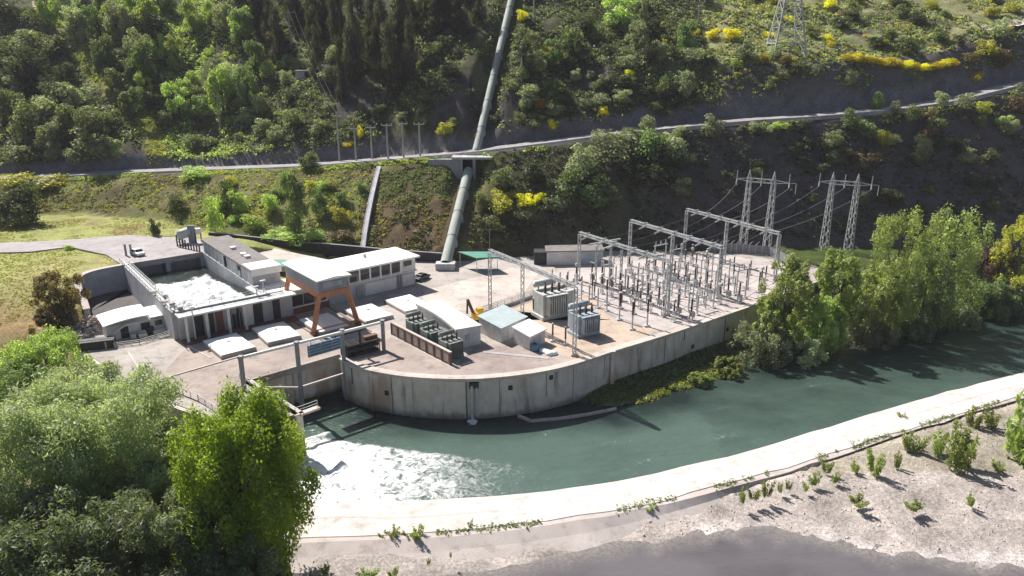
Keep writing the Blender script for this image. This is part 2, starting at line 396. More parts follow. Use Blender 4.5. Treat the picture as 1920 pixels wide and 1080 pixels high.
def terr(x, y, noise=True):
    x = np.asarray(x, float); y = np.asarray(y, float)
    fy = li(Fp, x, 1)
    n = (fbm(x/6, y/6, 2)-.5) if noise else 0
    # south side: gravel bar and pond bed
    e = np.interp(x, EP[:,0], EP[:,1])
    zs = np.where(y > e, -7.3+np.minimum(.085*(y-e), 1.15), -7.3-.12*(e-y))+n*.45+((fbm(x/1.7, y/1.7, 44, 3)-.5)*.5*(x > 15) if noise else 0)
    s1 = np.interp(x, S1[:,0], S1[:,1]); s2 = np.interp(x, S2[:,0], S2[:,1])
    zs = np.where(y > s2-2, np.minimum(zs, -6.35), zs)
    z = np.where(y < s2-.5, zs, -9.0)
    # north bank
    sh = np.interp(x, SHN[:,0], SHN[:,1])
    dsh = y-sh; zn = np.minimum(-7.15+.26*np.minimum(dsh, 4)+.10*np.clip(dsh-4, 0, 8)+.55*np.maximum(dsh-12, 0), 0)+n*.4*(dsh > 1)
    z = np.where((y > sh) & (x > -40), np.maximum(zn, -9), z)
    # left bank
    xl = np.interp(y, [40,70,84,97,107,112], [-18,-23,-27.5,-32.5,-41,-44])
    zl = np.interp(y, [60,95,112,125], [-6.5,-5.5,-3,-.4])-np.where(y > 110, 0, 0)
    zl = np.where(x < -44, zl, np.minimum(zl, -4.5))
    land = x < xl
    zl = zl+n*.6
    z = np.where(land, np.maximum(zl*np.clip((xl-x)/3, 0, 1)-9*(1-np.clip((xl-x)/3, 0, 1)), -9), z)
    z = np.where((y > 112) & (x < -40), np.minimum(z*0-.4, 0)+n*.2, z)
    # upper plateau at the left
    a = sstep(y+(x+88)*.12, 120, 146)*(x < -79)
    bl = sstep((y-PA[1])-(x-PA[0])*.78, -.3, .3)*(1-sstep(x, -66, -46))
    S = np.where(x < -81.5, a, bl*(y > 150))
    z = np.where((y > 112) & (x < -40), z*(1-S)+(5+n*.5)*S, z)
    z = np.where(inpoly(x, y, VOID), -.6, z)
    z = np.where(inpoly(x, y, YARD), np.minimum(z, -1.0), z)
    zh = hill(x, y, noise)
    z = np.where(y > fy, np.maximum(zh, np.where(z > 0, 0, -1)), z)
    bl2 = np.clip((fy-y)/6, 0, 1)      # ease plateau into slope foot
    z = np.where((y <= fy) & (y > fy-6) & (x < -46), z*bl2+li(Fp, x, 2)*(1-bl2), z)
    d, zp = pipe_dist(x, y)
    ry = li(Rp, x, 1); onroad = (y > ry-1) & (y < ry+7)
    k = (1-sstep(d, 2.6, 6))*(y > fy)*(~onroad)
    z = z*(1-k)+(zp-1.9)*k
    return z
def cast(u, v, noise=True, f=None, t0=60, t1=520):
    f = f or terr; d = np.array(ray(u, v)); t = np.arange(t0, t1, .5)
    z = f(d[0]*t, d[1]*t, noise); h = CAMH+d[2]*t-z
    i = np.argmax(h < 0)
    if not (h < 0).any(): return None
    a = t[i]-.5*(h[i]/(h[i]-h[i-1])) if i else t[0]
    return np.array((d[0]*a, d[1]*a, CAMH+d[2]*a))
_a = cast(894, 283, False, hill); _b = cast(968, -30, False, hill)
_a = np.array((_a[0], _a[1], _a[2]+.6)); PIPE_UP = [_a, np.array((_b[0], _b[1], _b[2]+1.5))]
_dir = PIPE_UP[1]-PIPE_UP[0]; PIPE_UP[1] = PIPE_UP[1]+_dir*.35

xs = np.concatenate([np.arange(-330,-112,3), np.arange(-112,72,1.0), np.arange(72,150,2), np.arange(150,420,5)])
ys = np.concatenate([np.arange(-10,56,4), np.arange(56,196,1.0), np.arange(196,262,1.25), np.arange(262,520,5)])
X, Y = np.meshgrid(xs, ys); Z = terr(X, Y)
def track_dist(x, y):
    d = np.full(np.shape(x), 1e3)
    for a, b in zip(TRK[:-1], TRK[1:]):
        ab = b-a; t = np.clip(((x-a[0])*ab[0]+(y-a[1])*ab[1])/(ab@ab), 0, 1); d = np.minimum(d, np.hypot(x-a[0]-ab[0]*t, y-a[1]-ab[1]*t))
    return d
TRK = [cast(u, v, True)[:2] for u, v in ((300,318),(294,285),(283,245),(250,200),(200,150),(150,95),(110,50),(80,5))]
def terrain_colour(x, y):
    c = np.zeros(x.shape+(3,))
    def put(mask, colr):
        m = np.asarray(mask, float)[..., None]; c[:] = c*(1-m)+np.array(colr)*m
    fy = li(Fp, x, 1); ry = li(Rp, x, 1); s = y-ry-6.5
    n = fbm(x/14, y/14, 31); n2 = fbm(x/5, y/5, 37); n3 = fbm(x/40, y/40, 41)
    put(np.ones(x.shape), (.085,.074,.074))
    put(sstep(n, .42, .58), (.085,.09,.045))
    put(sstep(n2, .55, .66)*.7, (.16,.155,.085))
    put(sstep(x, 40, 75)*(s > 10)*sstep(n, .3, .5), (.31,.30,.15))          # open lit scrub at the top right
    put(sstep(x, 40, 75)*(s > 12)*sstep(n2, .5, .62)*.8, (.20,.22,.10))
    put((1-sstep(track_dist(x, y)+(n2-.5)*5, 1.6, 4.5))*(s > 0)*.9, (.31,.33,.10))
    put((s < 2.5)*(s > -7), (.17,.16,.175)); put((s >= 2.5)*(s < 10)*sstep(x, 40, 70)*.8, (.15,.138,.14))                                   # rock cut over the road
    low = (y > fy) & (y < ry)
    put(low, (.15,.16,.055)); put(low*sstep(n2, .48, .6)*.8, (.20,.19,.075)); put(low*sstep(n, .5, .62)*.8, (.15,.115,.065))
    put(low*sstep(x, -37, -33)*(1-sstep(x, -14, -10))*.85, (.125,.085,.055))  # bracken right of the channel
    put(low*sstep(x, -37, -33)*(1-sstep(x, -14, -10))*sstep(y, 196, 206)*.7, (.085,.09,.035))
    put(low*sstep(x, -8, 0)*.9, (.085,.082,.055)); put(low*sstep(x, 25, 50)*.9, (.10,.088,.095))
    # plateau and left bank
    pl = (y <= fy) & (x < -40)
    put(pl, (.33,.34,.125)); put(pl*sstep(n, .5, .65)*.7, (.38,.34,.16)); put(pl*sstep(n2, .5, .6)*.5, (.27,.30,.10))
    put(pl*(1-sstep(y+(x+100)*.1, 128, 142))*.85, (.36,.23,.13)); put(pl*(1-sstep(y, 122, 130)), (.17,.15,.07))
    put(pl*sstep(x, -122, -128)*0+pl*(y > fy-16)*(y < fy-4)*(x < -95)*sstep(n, .4, .5)*.8, (.27,.18,.11))
    # river side
    nb = (y <= fy) & (x > -40)
    put(nb, (.055,.08,.022)); put(nb*sstep(n2, .5, .65)*.6, (.09,.11,.03))
    gr = y < np.interp(x, S2[:,0], S2[:,1])+4
    gr = gr & (x > np.interp(y, [40,70,84,97], [-18,-23,-27.5,-32.5]))
    put(gr, (.46,.405,.38)); put(gr*sstep(n2, .45, .6)*.7, (.36,.315,.295))
    e = np.interp(x, EP[:,0], EP[:,1])
    put(gr*(1-sstep(np.abs(y-e-1.2+n2*5-n*3), .8, 3.6))*(x > 22)*.8*sstep(n2, .35, .5), (.62,.56,.55))
    put((x > -20)*(y > 90)*(y < np.interp(x, SHN[:,0], SHN[:,1])+1.2)*(x > 14)*.6, (.30,.27,.2))
    return c
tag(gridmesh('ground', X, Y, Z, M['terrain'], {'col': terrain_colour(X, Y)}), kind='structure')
# ------------------------------------------------------------------ water
ax = np.concatenate([np.arange(-44,22,.55), np.arange(22,70,2.5), np.arange(70,420,4)])
ay = np.concatenate([np.arange(70,122,.55), np.arange(122,180,2.5), np.arange(180,300,8)])
WX, WY = np.meshgrid(ax, ay)
fm = np.clip(1.18-(WX+30)/40, 0, 1)
back = np.interp(WX, [-33,-30,-25,-18,-12,-6,0,6,14], [101,102,101,99.2,97.8,96.5,95,93.5,92])
fm = fm*sstep(back-WY, -.4, 1.6)*np.where(WX < 16, 1, 0)
fm = np.clip(fm+.25*(fbm(WX/5, WY/3, 71)-.5)*(fm > .03), 0, 1)
rol = np.exp(-(((WX+29.5)*.75+(WY-101.2)*.66)/2.6)**4)*np.exp(-(((WX+29.5)*-.66+(WY-101.2)*.75)/.8)**2)
WZ = -7+fm*((fbm(WX/1.6, WY/1.3, 73)-.35)*.9+(fbm(WX/.8, WY/.8, 79, 2)-.5)*.3)+rol*.6+(fbm(WX/3, WY/3, 5, 2)-.5)*.06
fm = np.maximum(fm, rol*.95)
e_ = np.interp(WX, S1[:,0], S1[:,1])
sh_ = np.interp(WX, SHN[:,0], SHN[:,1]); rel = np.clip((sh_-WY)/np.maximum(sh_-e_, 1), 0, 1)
shade_tone = np.where(WX < 30, sstep(rel, .08, .55), .25+.55*rel)*(1-.35*sstep(WX, 60, 110))  # darker by the wall and far right: depth plus shade painted into the colour
st_ = fbm(WX/9+WY/14, (WY-WX*.35)/2.2, 83); fm = np.maximum(fm, np.clip((st_-.60)*2.2, 0, .42)*(WX > -10)*(WX < 70)*(rel > .25))
bed_ = np.clip(1-(WY-e_)/1.2, 0, 1)*(WX > 30)*0
tag(gridmesh('river', WX, WY, WZ, M['river'], {'foam': fm, 'pale_tone': shade_tone, 'bed': bed_}, keep=(WY > e_-np.where(WX > 40, 9, 2.2))), kind='structure')
gx, gy = np.meshgrid(np.concatenate([np.arange(-70,-12,4), np.arange(-12,100,.8), np.arange(100,300,12)]), np.concatenate([np.arange(-10,56,6), np.arange(56,96,.8)]))
pd_ = -7.3-terr(gx, gy)
tag(gridmesh('pond_water', gx, gy, gx*0-7.3, M['pond'], {'bed': np.clip(1-pd_/.38, 0, 1)*(gx > -16), 'pale_tone': .5+.0*gx+.5*sstep(fbm(gx/14, gy/9, 61), .3, .7)-.25*sstep(gx, 15, 60)}, keep=(gy < np.interp(gx, S2[:,0], S2[:,1])-1.5)), kind='structure')

# ------------------------------------------------------------------ levee
def resample(poly, n):
    poly = np.array(poly, float); d = np.concatenate([[0], np.cumsum(np.linalg.norm(np.diff(poly, axis=0), axis=1))])
    t = np.linspace(0, d[-1], n); return np.stack([np.interp(t, d, poly[:,i]) for i in range(poly.shape[1])], 1)
def smoothline(poly, n, it=2):
    p = np.array(poly, float)
    for _ in range(it):
        q = [p[0]]
        for a, b in zip(p[:-1], p[1:]): q += [a*.75+b*.25, a*.25+b*.75]
        p = np.array(q+[p[-1]])
    return resample(p, n)
def ribbon(name, lines, mat, kind='structure', smooth=False):
    n = len(lines[0]); m = MB(); vs = [tuple(p) for L in lines for p in L]; fs = []
    for k in range(len(lines)-1):
        fs += [(k*n+i, k*n+i+1, (k+1)*n+i+1, (k+1)*n+i) for i in range(n-1)]
    m.add(vs, fs); return tag(m.build(name, mat, smooth=smooth), kind=kind)
N = 160
l1 = smoothline(S1, N); l2 = smoothline(S2, N)
j = lambda s, a: np.stack([(vnoise(np.arange(N)*.37, np.zeros(N), s)-.5)*a*0, (vnoise(np.arange(N)*.5, np.zeros(N), s)-.5)*a], 1)
def at_z(l, z): return np.concatenate([l, np.full((len(l),1), z)], 1)
nrm = (l2-l1); nrm /= np.linalg.norm(nrm, axis=1)[:,None]
ribbon('levee_apron', [at_z(l1-nrm*1.1+j(3,.5), -8.2), at_z(l1+j(5,.5), -6.85), at_z(l1+nrm*1.6+j(4,.5), -6.35), at_z(l1+nrm*2.7, -6.1), at_z(l1+nrm*2.9, -6.06)], M['levee_pink'])
ribbon('levee_crest', [at_z(l1+nrm*2.5+j(4,.5), -6.3), at_z(l1+nrm*2.8+j(4,.5), -6.0), at_z(l2-nrm*2.4, -5.93), at_z(l2+j(6,.7), -6.0), at_z(l2+nrm*.15+j(6,.7), -6.16)], M['levee'])
for o_, w_ in ((4.6,.5),):
    jj = j(int(o_*10), .6); ribbon('levee_wheel_track', [at_z(l1+nrm*o_+jj, -5.94), at_z(l1+nrm*(o_+w_)+jj*1.3, -5.94)], M['levee_pink'])
wid = np.interp(l2[:,0], [-60,10,34,60], [4.6,4.4,2.2,.6])[:,None]
ribbon('levee_slope', [at_z(l2-nrm*1.3, -6.12), at_z(l2+nrm*.9+j(8,.6), -6.08), np.concatenate([l2+nrm*wid*.6, np.full((N,1), -6.75)], 1), np.concatenate([l2+nrm*wid*1.25+j(9,.8)*1.2, np.full((N,1), -7.5)], 1)], M['levee_slope'])

# ------------------------------------------------------------------ yard sheets, roads
def sheet(name, poly, z, mat, zb=None):
    m = MB()
    if zb is None: m.add([(p[0], p[1], z) for p in poly], [tuple(range(len(poly)))])
    else: m.prism(poly, zb, z)
    return tag(m.build(name, mat), kind='structure')
def px(l, z=0): return [tuple(P(u, v, z)[:2]) for u, v in l]
def area2(p): return sum(p[i][0]*p[(i+1)%len(p)][1]-p[(i+1)%len(p)][0]*p[i][1] for i in range(len(p)))
yd = YARD if area2(YARD) > 0 else YARD[::-1]
sheet('concrete_yard', yd, 0, M['yard'])
def ccw(p): return p if area2(p) > 0 else p[::-1]
sheet('pale_slab_pavement', ccw(px([(795,545),(960,502),(1012,510),(985,545),(900,575),(880,583),(790,575)])), .008, M['yard_pale'])
sheet('painted_shade_sheet', ccw([(-81.2,154),(-83.6,152.2),(-86.4,149.8),(-87.8,146.5),(-86.7,142.7),(-83.2,138.2),(-79.8,131),(-66,124),(-60.6,124.6),(-83,153.6)]), .05, M['shade_ground'])  # dark sheet: the wing wall's shade put into the ground colour
sheet('tan_gravel_pavement', ccw(px([(890,600),(985,566),(1060,545),(1115,560),(1150,600),(1240,618),(1150,652),(1075,677),(1030,650),(975,612),(930,580)])), .004, M['yard_tan'])
sheet('switchyard_gravel', ccw(px([(1064,542),(1000,520),(1085,497),(1290,480),(1370,478),(1480,505),(1490,535),(1428,562),(1350,590),(1245,620),(1155,596),(1118,560)])), .016, M['yard_switch'])
sheet('brown_yard_ground', ccw(px([(645,672),(735,632),(850,690),(890,652),(960,640),(1062,680),(1010,694),(940,703),(870,707),(800,705),(750,701),(700,692),(665,680)])), .012, M['yard_brown'])
sheet('deck_pavement', ccw(px([(345,655),(375,640),(455,672),(640,628),(720,640),(722,655),(637,662),(463,712),(452,730),(420,775),(300,730),(290,720)])), .004, M['yard_brown'])
ct = MB()
for l_ in (((1068,600),(1300,486)),((1135,585),(1210,612)),((1180,560),(1300,598)),((1250,528),(1390,570)),((1010,585),(1095,548)),((905,660),(1030,672))):
    a, b = P(*l_[0])[:2], P(*l_[1])[:2]; ct.beam((*a,.03), (*b,.03), .9, .09)
tag(ct.build('cable_trench_lids', M['asphalt_pale']), kind='structure')
dk = MB(); a, b = P(289,715)[:2], P(452,668)[:2]; dk.beam((*a,.06), (*b,.06), .35, .16)
dk.beam((*P(240,660)[:2],.06), (*P(292,742)[:2],.06), .35, .16); dk.beam((*P(395,672)[:2],.04),(*P(345,645)[:2],.04),.25,.1)
tag(dk.build('deck_kerbs', M['yard_pale']), kind='structure')
# upper parking apron at the left, bridging the inlet of the pool
ap = [tuple(PA-E1*1.2-E2*.2), tuple(PD-E2*.2+E1*.8), tuple(P(385,450,5.2)[:2]), tuple(P(352,447,5.2)[:2]), tuple(P(240,441,5.2)[:2]), tuple(P(100,452,5.2)[:2]), tuple(P(-60,458,5.2)[:2]), tuple(P(-60,476,5.2)[:2]), tuple(P(60,472,5.2)[:2]), tuple(P(130,463,5.2)[:2]), tuple(P(200,478,5.2)[:2])]
sheet('parking_apron', ccw(ap), 5.28, M['asphalt_pale'], 4.1)
# path behind the long grey building
sheet('back_path', ccw(px([(420,452),(480,458),(560,476),(640,492),(600,500),(540,492),(505,486),(455,470)], 3.0)), 3.05, M['yard_pale'], .5)
# hill road
Rr = smoothline(Rp, 150); T_ = np.gradient(Rr[:,:2], axis=0); T_ /= np.linalg.norm(T_, axis=1)[:,None]; Nn = np.stack([-T_[:,1], T_[:,0]], 1)
def off(d, dz): return np.concatenate([Rr[:,:2]+Nn*d, Rr[:,2:3]+dz], 1)
ribbon('hill_road', [off(-.6,-.7), off(.1,.30), off(5.6,.36), off(6.4,.0)], M['road'])
# small upper tracks
def track(name, pts, w, mat):
    c = np.array([cast(u, v, True) for u, v in pts]); c = smoothline(c, 24, 1)
    c[:,2] = [float(terr(p[0], p[1])) for p in c]
    t = np.gradient(c[:,:2], axis=0); t /= np.linalg.norm(t, axis=1)[:,None]; n = np.stack([-t[:,1], t[:,0]], 1)
    def o(d): 
        q = c[:,:2]+n*d; z = terr(q[:,0], q[:,1]); return np.concatenate([q, np.maximum(z, c[:,2]-.2)[:,None]+.18], 1)
    ribbon(name, [o(-w/2), o(0), o(w/2)], mat)
track('dirt_track', [(1845,56),(1875,52),(1900,48),(1960,43)], 4, M['yard_pale'])
track('dirt_path', [(66,2),(70,18),(77,38),(84,58)], 2.5, M['yard_tan'])

# ------------------------------------------------------------------ sky, sun, camera
SUN_EL, SUN_AZ = R(47), math.atan2(-.69, .72)       # azimuth from +Y towards +X
w = bpy.data.worlds.new('World'); sc.world = w; w.use_nodes = True; nt = w.node_tree; nt.nodes.clear()
sky = nt.nodes.new('ShaderNodeTexSky'); sky.sky_type = 'NISHITA'; sky.sun_disc = False
sky.sun_elevation = SUN_EL; sky.sun_rotation = SUN_AZ; sky.air_density = 1.2; sky.dust_density = 1.5
bg = nt.nodes.new('ShaderNodeBackground'); bg.inputs[1].default_value = .05
ow = nt.nodes.new('ShaderNodeOutputWorld'); nt.links.new(sky.outputs[0], bg.inputs[0]); nt.links.new(bg.outputs[0], ow.inputs[0])
sd = bpy.data.lights.new('sun', 'SUN'); sd.energy = 5.0; sd.angle = R(.5); sd.color = (1, .95, .87)
so = bpy.data.objects.new('sun', sd); col.objects.link(so)
import mathutils
sdir = mathutils.Vector((math.cos(SUN_EL)*math.sin(SUN_AZ), math.cos(SUN_EL)*math.cos(SUN_AZ), math.sin(SUN_EL)))
so.rotation_euler = sdir.to_track_quat('Z', 'Y').to_euler(); so.location = sdir*300
cd = bpy.data.cameras.new('camera'); cd.sensor_width = 36; cd.lens = FPX/1920*36; cd.clip_end = 3000; cd.clip_start = .5
co = bpy.data.objects.new('camera', cd); col.objects.link(co); co.location = (0,0,CAMH); co.rotation_euler = (R(90)-PITCH, 0, 0); sc.camera = co
sc.view_settings.view_transform = 'Standard'; sc.view_settings.look = 'None'; sc.view_settings.gamma = 1; sc.view_settings.exposure = .72
# ------------------------------------------------------------------ retaining wall along the river
def offset_line(p, d):
    p = np.array(p, float); t = np.gradient(p, axis=0); t /= np.linalg.norm(t, axis=1)[:,None]
    return p+np.stack([t[:,1], -t[:,0]], 1)*d
W0 = smoothline(WALL, 140, 2)
def wall_strip(m, a, b, z0, z1):
    n = len(a)
    vs = [(*p, z0) for p in a]+[(*p, z1) for p in a]+[(*p, z1) for p in b]+[(*p, z0) for p in b]; fs = []
    for i in range(n-1):
        for k in range(4):
            k2 = (k+1) % 4; fs.append((k*n+i, k*n+i+1, k2*n+i+1, k2*n+i))
    fs += [(0,n,2*n,3*n), (n-1,4*n-1,3*n-1,2*n-1)]
    return m.add(vs, fs)
def wi(u, v): p = P(u, v)[:2]; return int(np.argmin(np.hypot(W0[:,0]-p[0], W0[:,1]-p[1])))
th = thing('retaining_wall', 'long curved stained concrete retaining wall holding the yard above the green river', 'wall', (*W0[40], -7))
m = MB(); wall_strip(m, offset_line(W0, .25), offset_line(W0, -1.0), -9.5, -.35)
for i in range(4, 140, 5):
    q = offset_line(W0, .26)[i]
    if i % 3 == 0: m.beam((*q, -9), (*q, -.5), .22, .22)
m.build('wall_face', M['concrete'], th)
m = MB(); wall_strip(m, offset_line(W0, .5), offset_line(W0, -1.0), -.352, .16); m.build('coping', M['yard_pale'], th)
for i in (4,9,13,17,27,33,42,48,56,65,73,79,84,93,99,105,112,118,125,131):
    q = offset_line(W0, .26)[i]; t = W0[i+1]-W0[i-1]; L_ = random.choice((8.2,8.2,3.0,4.2,1.8)); MB().box((*q, -.4-L_/2), (.08+.22*random.random()**2,.05,L_), math.atan2(t[1], t[0])).build('wall_joint', M['joint'], th)
m = MB()
for i in (wi(735,703), wi(775,707), wi(700,695)):
    q = offset_line(W0, .45)[i]; m.beam((*q, -8.5), (*q, -.36), .3, .2)
q = offset_line(W0, .5)[wi(1147,658)]; m.beam((*q, -8.5), (*q, .3), .9, .7)
m.build('pilaster', M['concrete'], th)
for i, z in ((wi(1028,692),-1.3),(wi(724,700),-3.4),(wi(1300,610),-4.2),(wi(1362,589),-3.2),(wi(960,704),-2.0)):
    q = offset_line(W0, .27)[i]; t = W0[i+1]-W0[i-1]; MB().box((*q, z), (.7,.16,.8), math.atan2(t[1], t[0])).build('drain_hole', M['dark'], th)
i = wi(884,710); q = offset_line(W0, .75)[i]
th = thing('drain_pipe', 'vertical pale drain pipe on the river face of the curved wall, spilling white water', 'pipe', (*q, -7))
MB().tube([(*q, -6.6), (*q, -.9)], .26, 8).tube([(*(q+(.75,0)), -6.2), (*(q+(.75,0)), -1.2)], .16, 8).build('downpipe', M['galv'], th)
MB().box((q[0]+.3, q[1]+.35, -.95), (1.5,.9,.9)).build('outlet_box', M['dark'], th)
m = MB()
for k in range(9): m.sphere((q[0]+random.uniform(-.5,.8), q[1]-.3-random.uniform(0,.9), -6.9), random.uniform(.25,.55), 7, 5, .6)
m.build('splash', M['tarp'], th, True)
# low sill at the water's edge right of the curve
sl = [P(u, v, -6.7) for u, v in [(972,778),(995,788),(1045,784),(1100,776),(1155,765)]]
m = MB()
for a, b in zip(sl[:-1], sl[1:]): m.beam((a[0],a[1],-7.1), (b[0],b[1],-7.1), .5, .9)
tag(m.build('concrete_sill', M['yard_pale']), 'low straight concrete sill at the water edge below the curved wall', 'sill')

# ------------------------------------------------------------------ tailrace bay
bd = (BAYR-BAYL)/np.linalg.norm(BAYR-BAYL); bn = np.array((bd[1], -bd[0]))
th = thing('tailrace_wall', 'recessed concrete wall at the back of the tailrace bay below the deck edge', 'wall', (*((BAYL+BAYR)/2), -7))
m = MB(); a = BAYL-bn*.9; b = BAYR-bn*.9
m.beam((*(a-bn*.6-bd), -4.9), (*(b-bn*.6+bd*1.5), -4.9), 1.2, 7.6); m.build('back_wall', M['concrete'], th)
m = MB(); m.beam((*(BAYL-bn*.7), -.55), (*(BAYR-bn*.7+bd), -.55), 1.5, 1.0); m.build('deck_edge', M['yard_brown'], th)
m = MB()
for s in (.44, .52): m.beam((*(BAYL+(BAYR-BAYL)*s-bn*.6), -9), (*(BAYL+(BAYR-BAYL)*s-bn*.6), -1.06), .7, .9)
m.build('pilaster', M['concrete'], th)
g0 = P(455,708)[:2]; g1 = GEND; gd = (g1-g0)/np.linalg.norm(g1-g0); gn = np.array((gd[1], -gd[0]))
th = thing('training_wall', 'short concrete guide wall with handrail on the left of the tailrace bay', 'wall', (*((g0+g1)/2), -7))
m = MB(); m.beam((*g0, -4.9), (*(g1+gd*.2), -4.9), 1.0, 9.2); m.build('wall_face', M['concrete'], th)
m = MB(); m.beam((*g0, -.16), (*(g1+gd*.3), -.16), 1.4, .32); m.beam((*(g1-gn*.1+gd*.1),-.16),(*(g1-gn*3.2+gd*.1),-.16),.9,.32); m.build('coping', M['yard_pale'], th)
def railing(pts, h=1.05, step=1.8, mat=None, name='railing', parent=None, mesh=False):
    m = MB()
    for a, b in zip(pts[:-1], pts[1:]):
        a = np.array(a, float); b = np.array(b, float); L = np.linalg.norm(b-a); k = max(1, int(round(L/step)))
        for i in range(k+1): p = a+(b-a)*i/k; m.beam(p, p+(0,0,h), .07)
        for z in ((h, h*.55) if not mesh else (h, h*.66, h*.33, .06)): m.beam(a+(0,0,z), b+(0,0,z), .06)
    return m.build(name, mat or M['galv'], parent)
railing([(*(g0+gn*.5), 0), (*(g1+gn*.5), 0), (*(g1-gn*.5+gd*.1), 0), (*(g1-gn*3+gd*.1), 0)], parent=th)
tops = [P(451,672,5.2), P(556,645,5.2), P(641,622,5.2), P(717,604,5.2)]
th = thing('stoplog_gantry', 'thin white beam on four dark posts standing across the tailrace bay', 'gantry', (*tops[1][:2], 0))
m = MB(); m.beam(tops[0]+(-.2,0,.05), tops[3]+(.2,.1,.05), .32, .4); m.build('beam', M['white'], th)
for k, t in enumerate(tops):
    MB().beam((t[0],t[1],-9 if k in (1,2) else 0), (t[0],t[1],5.25), .62, .55).beam((t[0],t[1],5.25),(t[0],t[1],5.62),.8,.7).build('post', M['crane_grey'], th)
m = MB(); m.beam((*(g0+gd*2.2), -1.0), (tops[1][0]-.4, tops[1][1]-.2, -2.3), .3, .35); m.beam((tops[1][0]+.3, tops[1][1]+.2, -2.3), (tops[2][0]-.3, tops[2][1]-.2, -2.3), .3, .35); m.build('brace', M['yard_pale'], th)
a, b = tops[1], tops[2]; ab = (b-a)/np.linalg.norm(b-a)
def on(s, z, d=0): q = a+ab*s; return (q[0]+bn[0]*d, q[1]+bn[1]*d, z)
L = np.linalg.norm(b-a)
th = thing('stoplog_gate', 'blue steel stoplog panel hanging under the white beam between two posts', 'panel', on(L*.55, 2.4))
m = MB(); m.beam(on(L*.22, 3.4), on(L*.97, 3.4), .25, 2.0); m.build('plate', M['blue'], th)
m = MB()
for z in (2.5, 3.0, 3.5, 4.0): m.beam(on(L*.22, z, .16), on(L*.97, z, .16), .14, .14)
for s in (.25,.5,.75,.95): m.beam(on(L*s, 2.4, .18), on(L*s, 4.38, .18), .16, .12)
m.build('rib', M['tx_blue'], th)
for s in (.3,.85): MB().beam(on(L*s, 4.4), on(L*s, 5.1), .08).build('hanger', M['dark'], th)
a, b = tops[2], tops[3]; ab = (b-a)/np.linalg.norm(b-a); L = np.linalg.norm(b-a)
th = thing('steel_frame_stack', 'dark stack of steel stoplog frames stored between the two right gantry posts', 'steel frames', on(L*.5, 0, -1))
m = MB()
for k in range(5):
    d = -2.6+k*.55
    for z in (.3, 1.3, 2.1): m.beam(on(L*.12, z, d), on(L*.92, z, d), .22, .3)
    for s in (.12,.3,.5,.7,.92): m.beam(on(L*s, 0, d), on(L*s, 2.3, d), .16, .16)
m.build('frame', M['dark'], th)
m = MB(); m.beam(on(.3, 4.6, -.4), on(L*.55, 4.7, -.4), .35, .5); m.beam(on(L*.45, 2.3, -.4), on(L*.45, 4.5, -.4), .35, .35); m.build('lifting_beam', M['dark'], th)
m = MB(); m.beam(on(L*.62, 2.5, -1.6), on(L*.95, 2.5, -1.6), .9, .5); m.build('timber_stack', M['rust'], th)

# ------------------------------------------------------------------ pool
def q3(p, z): return (float(p[0]), float(p[1]), z)
px0 = np.linspace(0, 37.6, 90); py0 = np.linspace(0, 15.5, 50)
PX, PY = np.meshgrid(px0, py0)
GX = PA[0]+PX*E2[0]+PY*E1[0]; GY = PA[1]+PX*E2[1]+PY*E1[1]
pf = sstep(PX+(PY-6)*.25, 7, 15)*sstep(15.5-PY, .6, 3.2)
pf = np.clip(pf*1.0+.3*(fbm(GX/3, GY/3, 3)-.5), 0, 1)
GZ = 2.1+1.5*sstep(PX, 8, 32)+pf*((fbm(GX/2.2, GY/2.2, 91)-.4)*2.6+(fbm(GX/.9, GY/.9, 95, 2)-.5)*1.0)+pf*.5
tag(gridmesh('pool_water', GX, GY, GZ, M['pool'], {'foam': pf}), kind='structure')
th = thing('stilling_pool', 'raised rectangular concrete pool full of churning white water beside the parking apron', 'pool', q3(PA+(PC-PA)/2, 0))
m = MB(); m.beam(q3(PA-E1*.6, 2.2), q3(PB-E1*.6+E2*.6, 2.2), 1.2, 6.2); m.beam(q3(PB+E2*.55-E1*.0, 2.2), q3(PC+E2*.55+E1*1.0, 2.2), 1.1, 6.0)
m.beam(q3(PD+E1*.6, 2.2), q3(PC+E1*.6, 2.2), 1.1, 6.1); m.build('pool_wall', M['wall_grey'], th)
m = MB(); m.beam(q3(PA-E2*4.5, 1.5), q3(PD-E2*4.5, 1.5), .8, 5.2)
for s in (.0,.52,1.0): c = PA+(PD-PA)*s; m.beam(q3(c-E2*4.2, 1.5), q3(c-E2*.4, 1.5), .9, 5.1)
m.build('inlet_pier', M['wall_grey'], th)
m = MB()
for d in (-1.3, .1): m.beam(q3(PA-E1*(.6+d*.5)-E2*1.5, 5.5), q3(PB-E1*(.6+d*.5)+E2*.5, 5.5), .35, .3)
m.beam(q3(PB+E2*.9-E1*.5, 5.42), q3(PC+E2*.9+E1*3.5, 5.42), .9, .25); m.build('walkway', M['galv'], th)
railing([q3(PA-E1*1.25-E2*1.5, 5.6), q3(PB-E1*1.25+E2*1.2, 5.6), q3(PC+E2*1.3+E1*3, 5.6)], 1.0, 2.2, parent=th)
railing([q3(PA+E1*.0-E2*.6, 5.3), q3(PB-E1*.0, 5.6)], 1.0, 2.4, parent=th)
for s_, d_, h_ in ((26,-1.0,.5),(30,.1,.6),(33,-.9,.4),(36,-.3,.7),(38.2,.4,.5)): MB().box(q3(PA+E2*s_+E1*d_, 5.65+h_/2), (.9,.7,h_), R(38)).build('valve_box', M['rubble'], th)
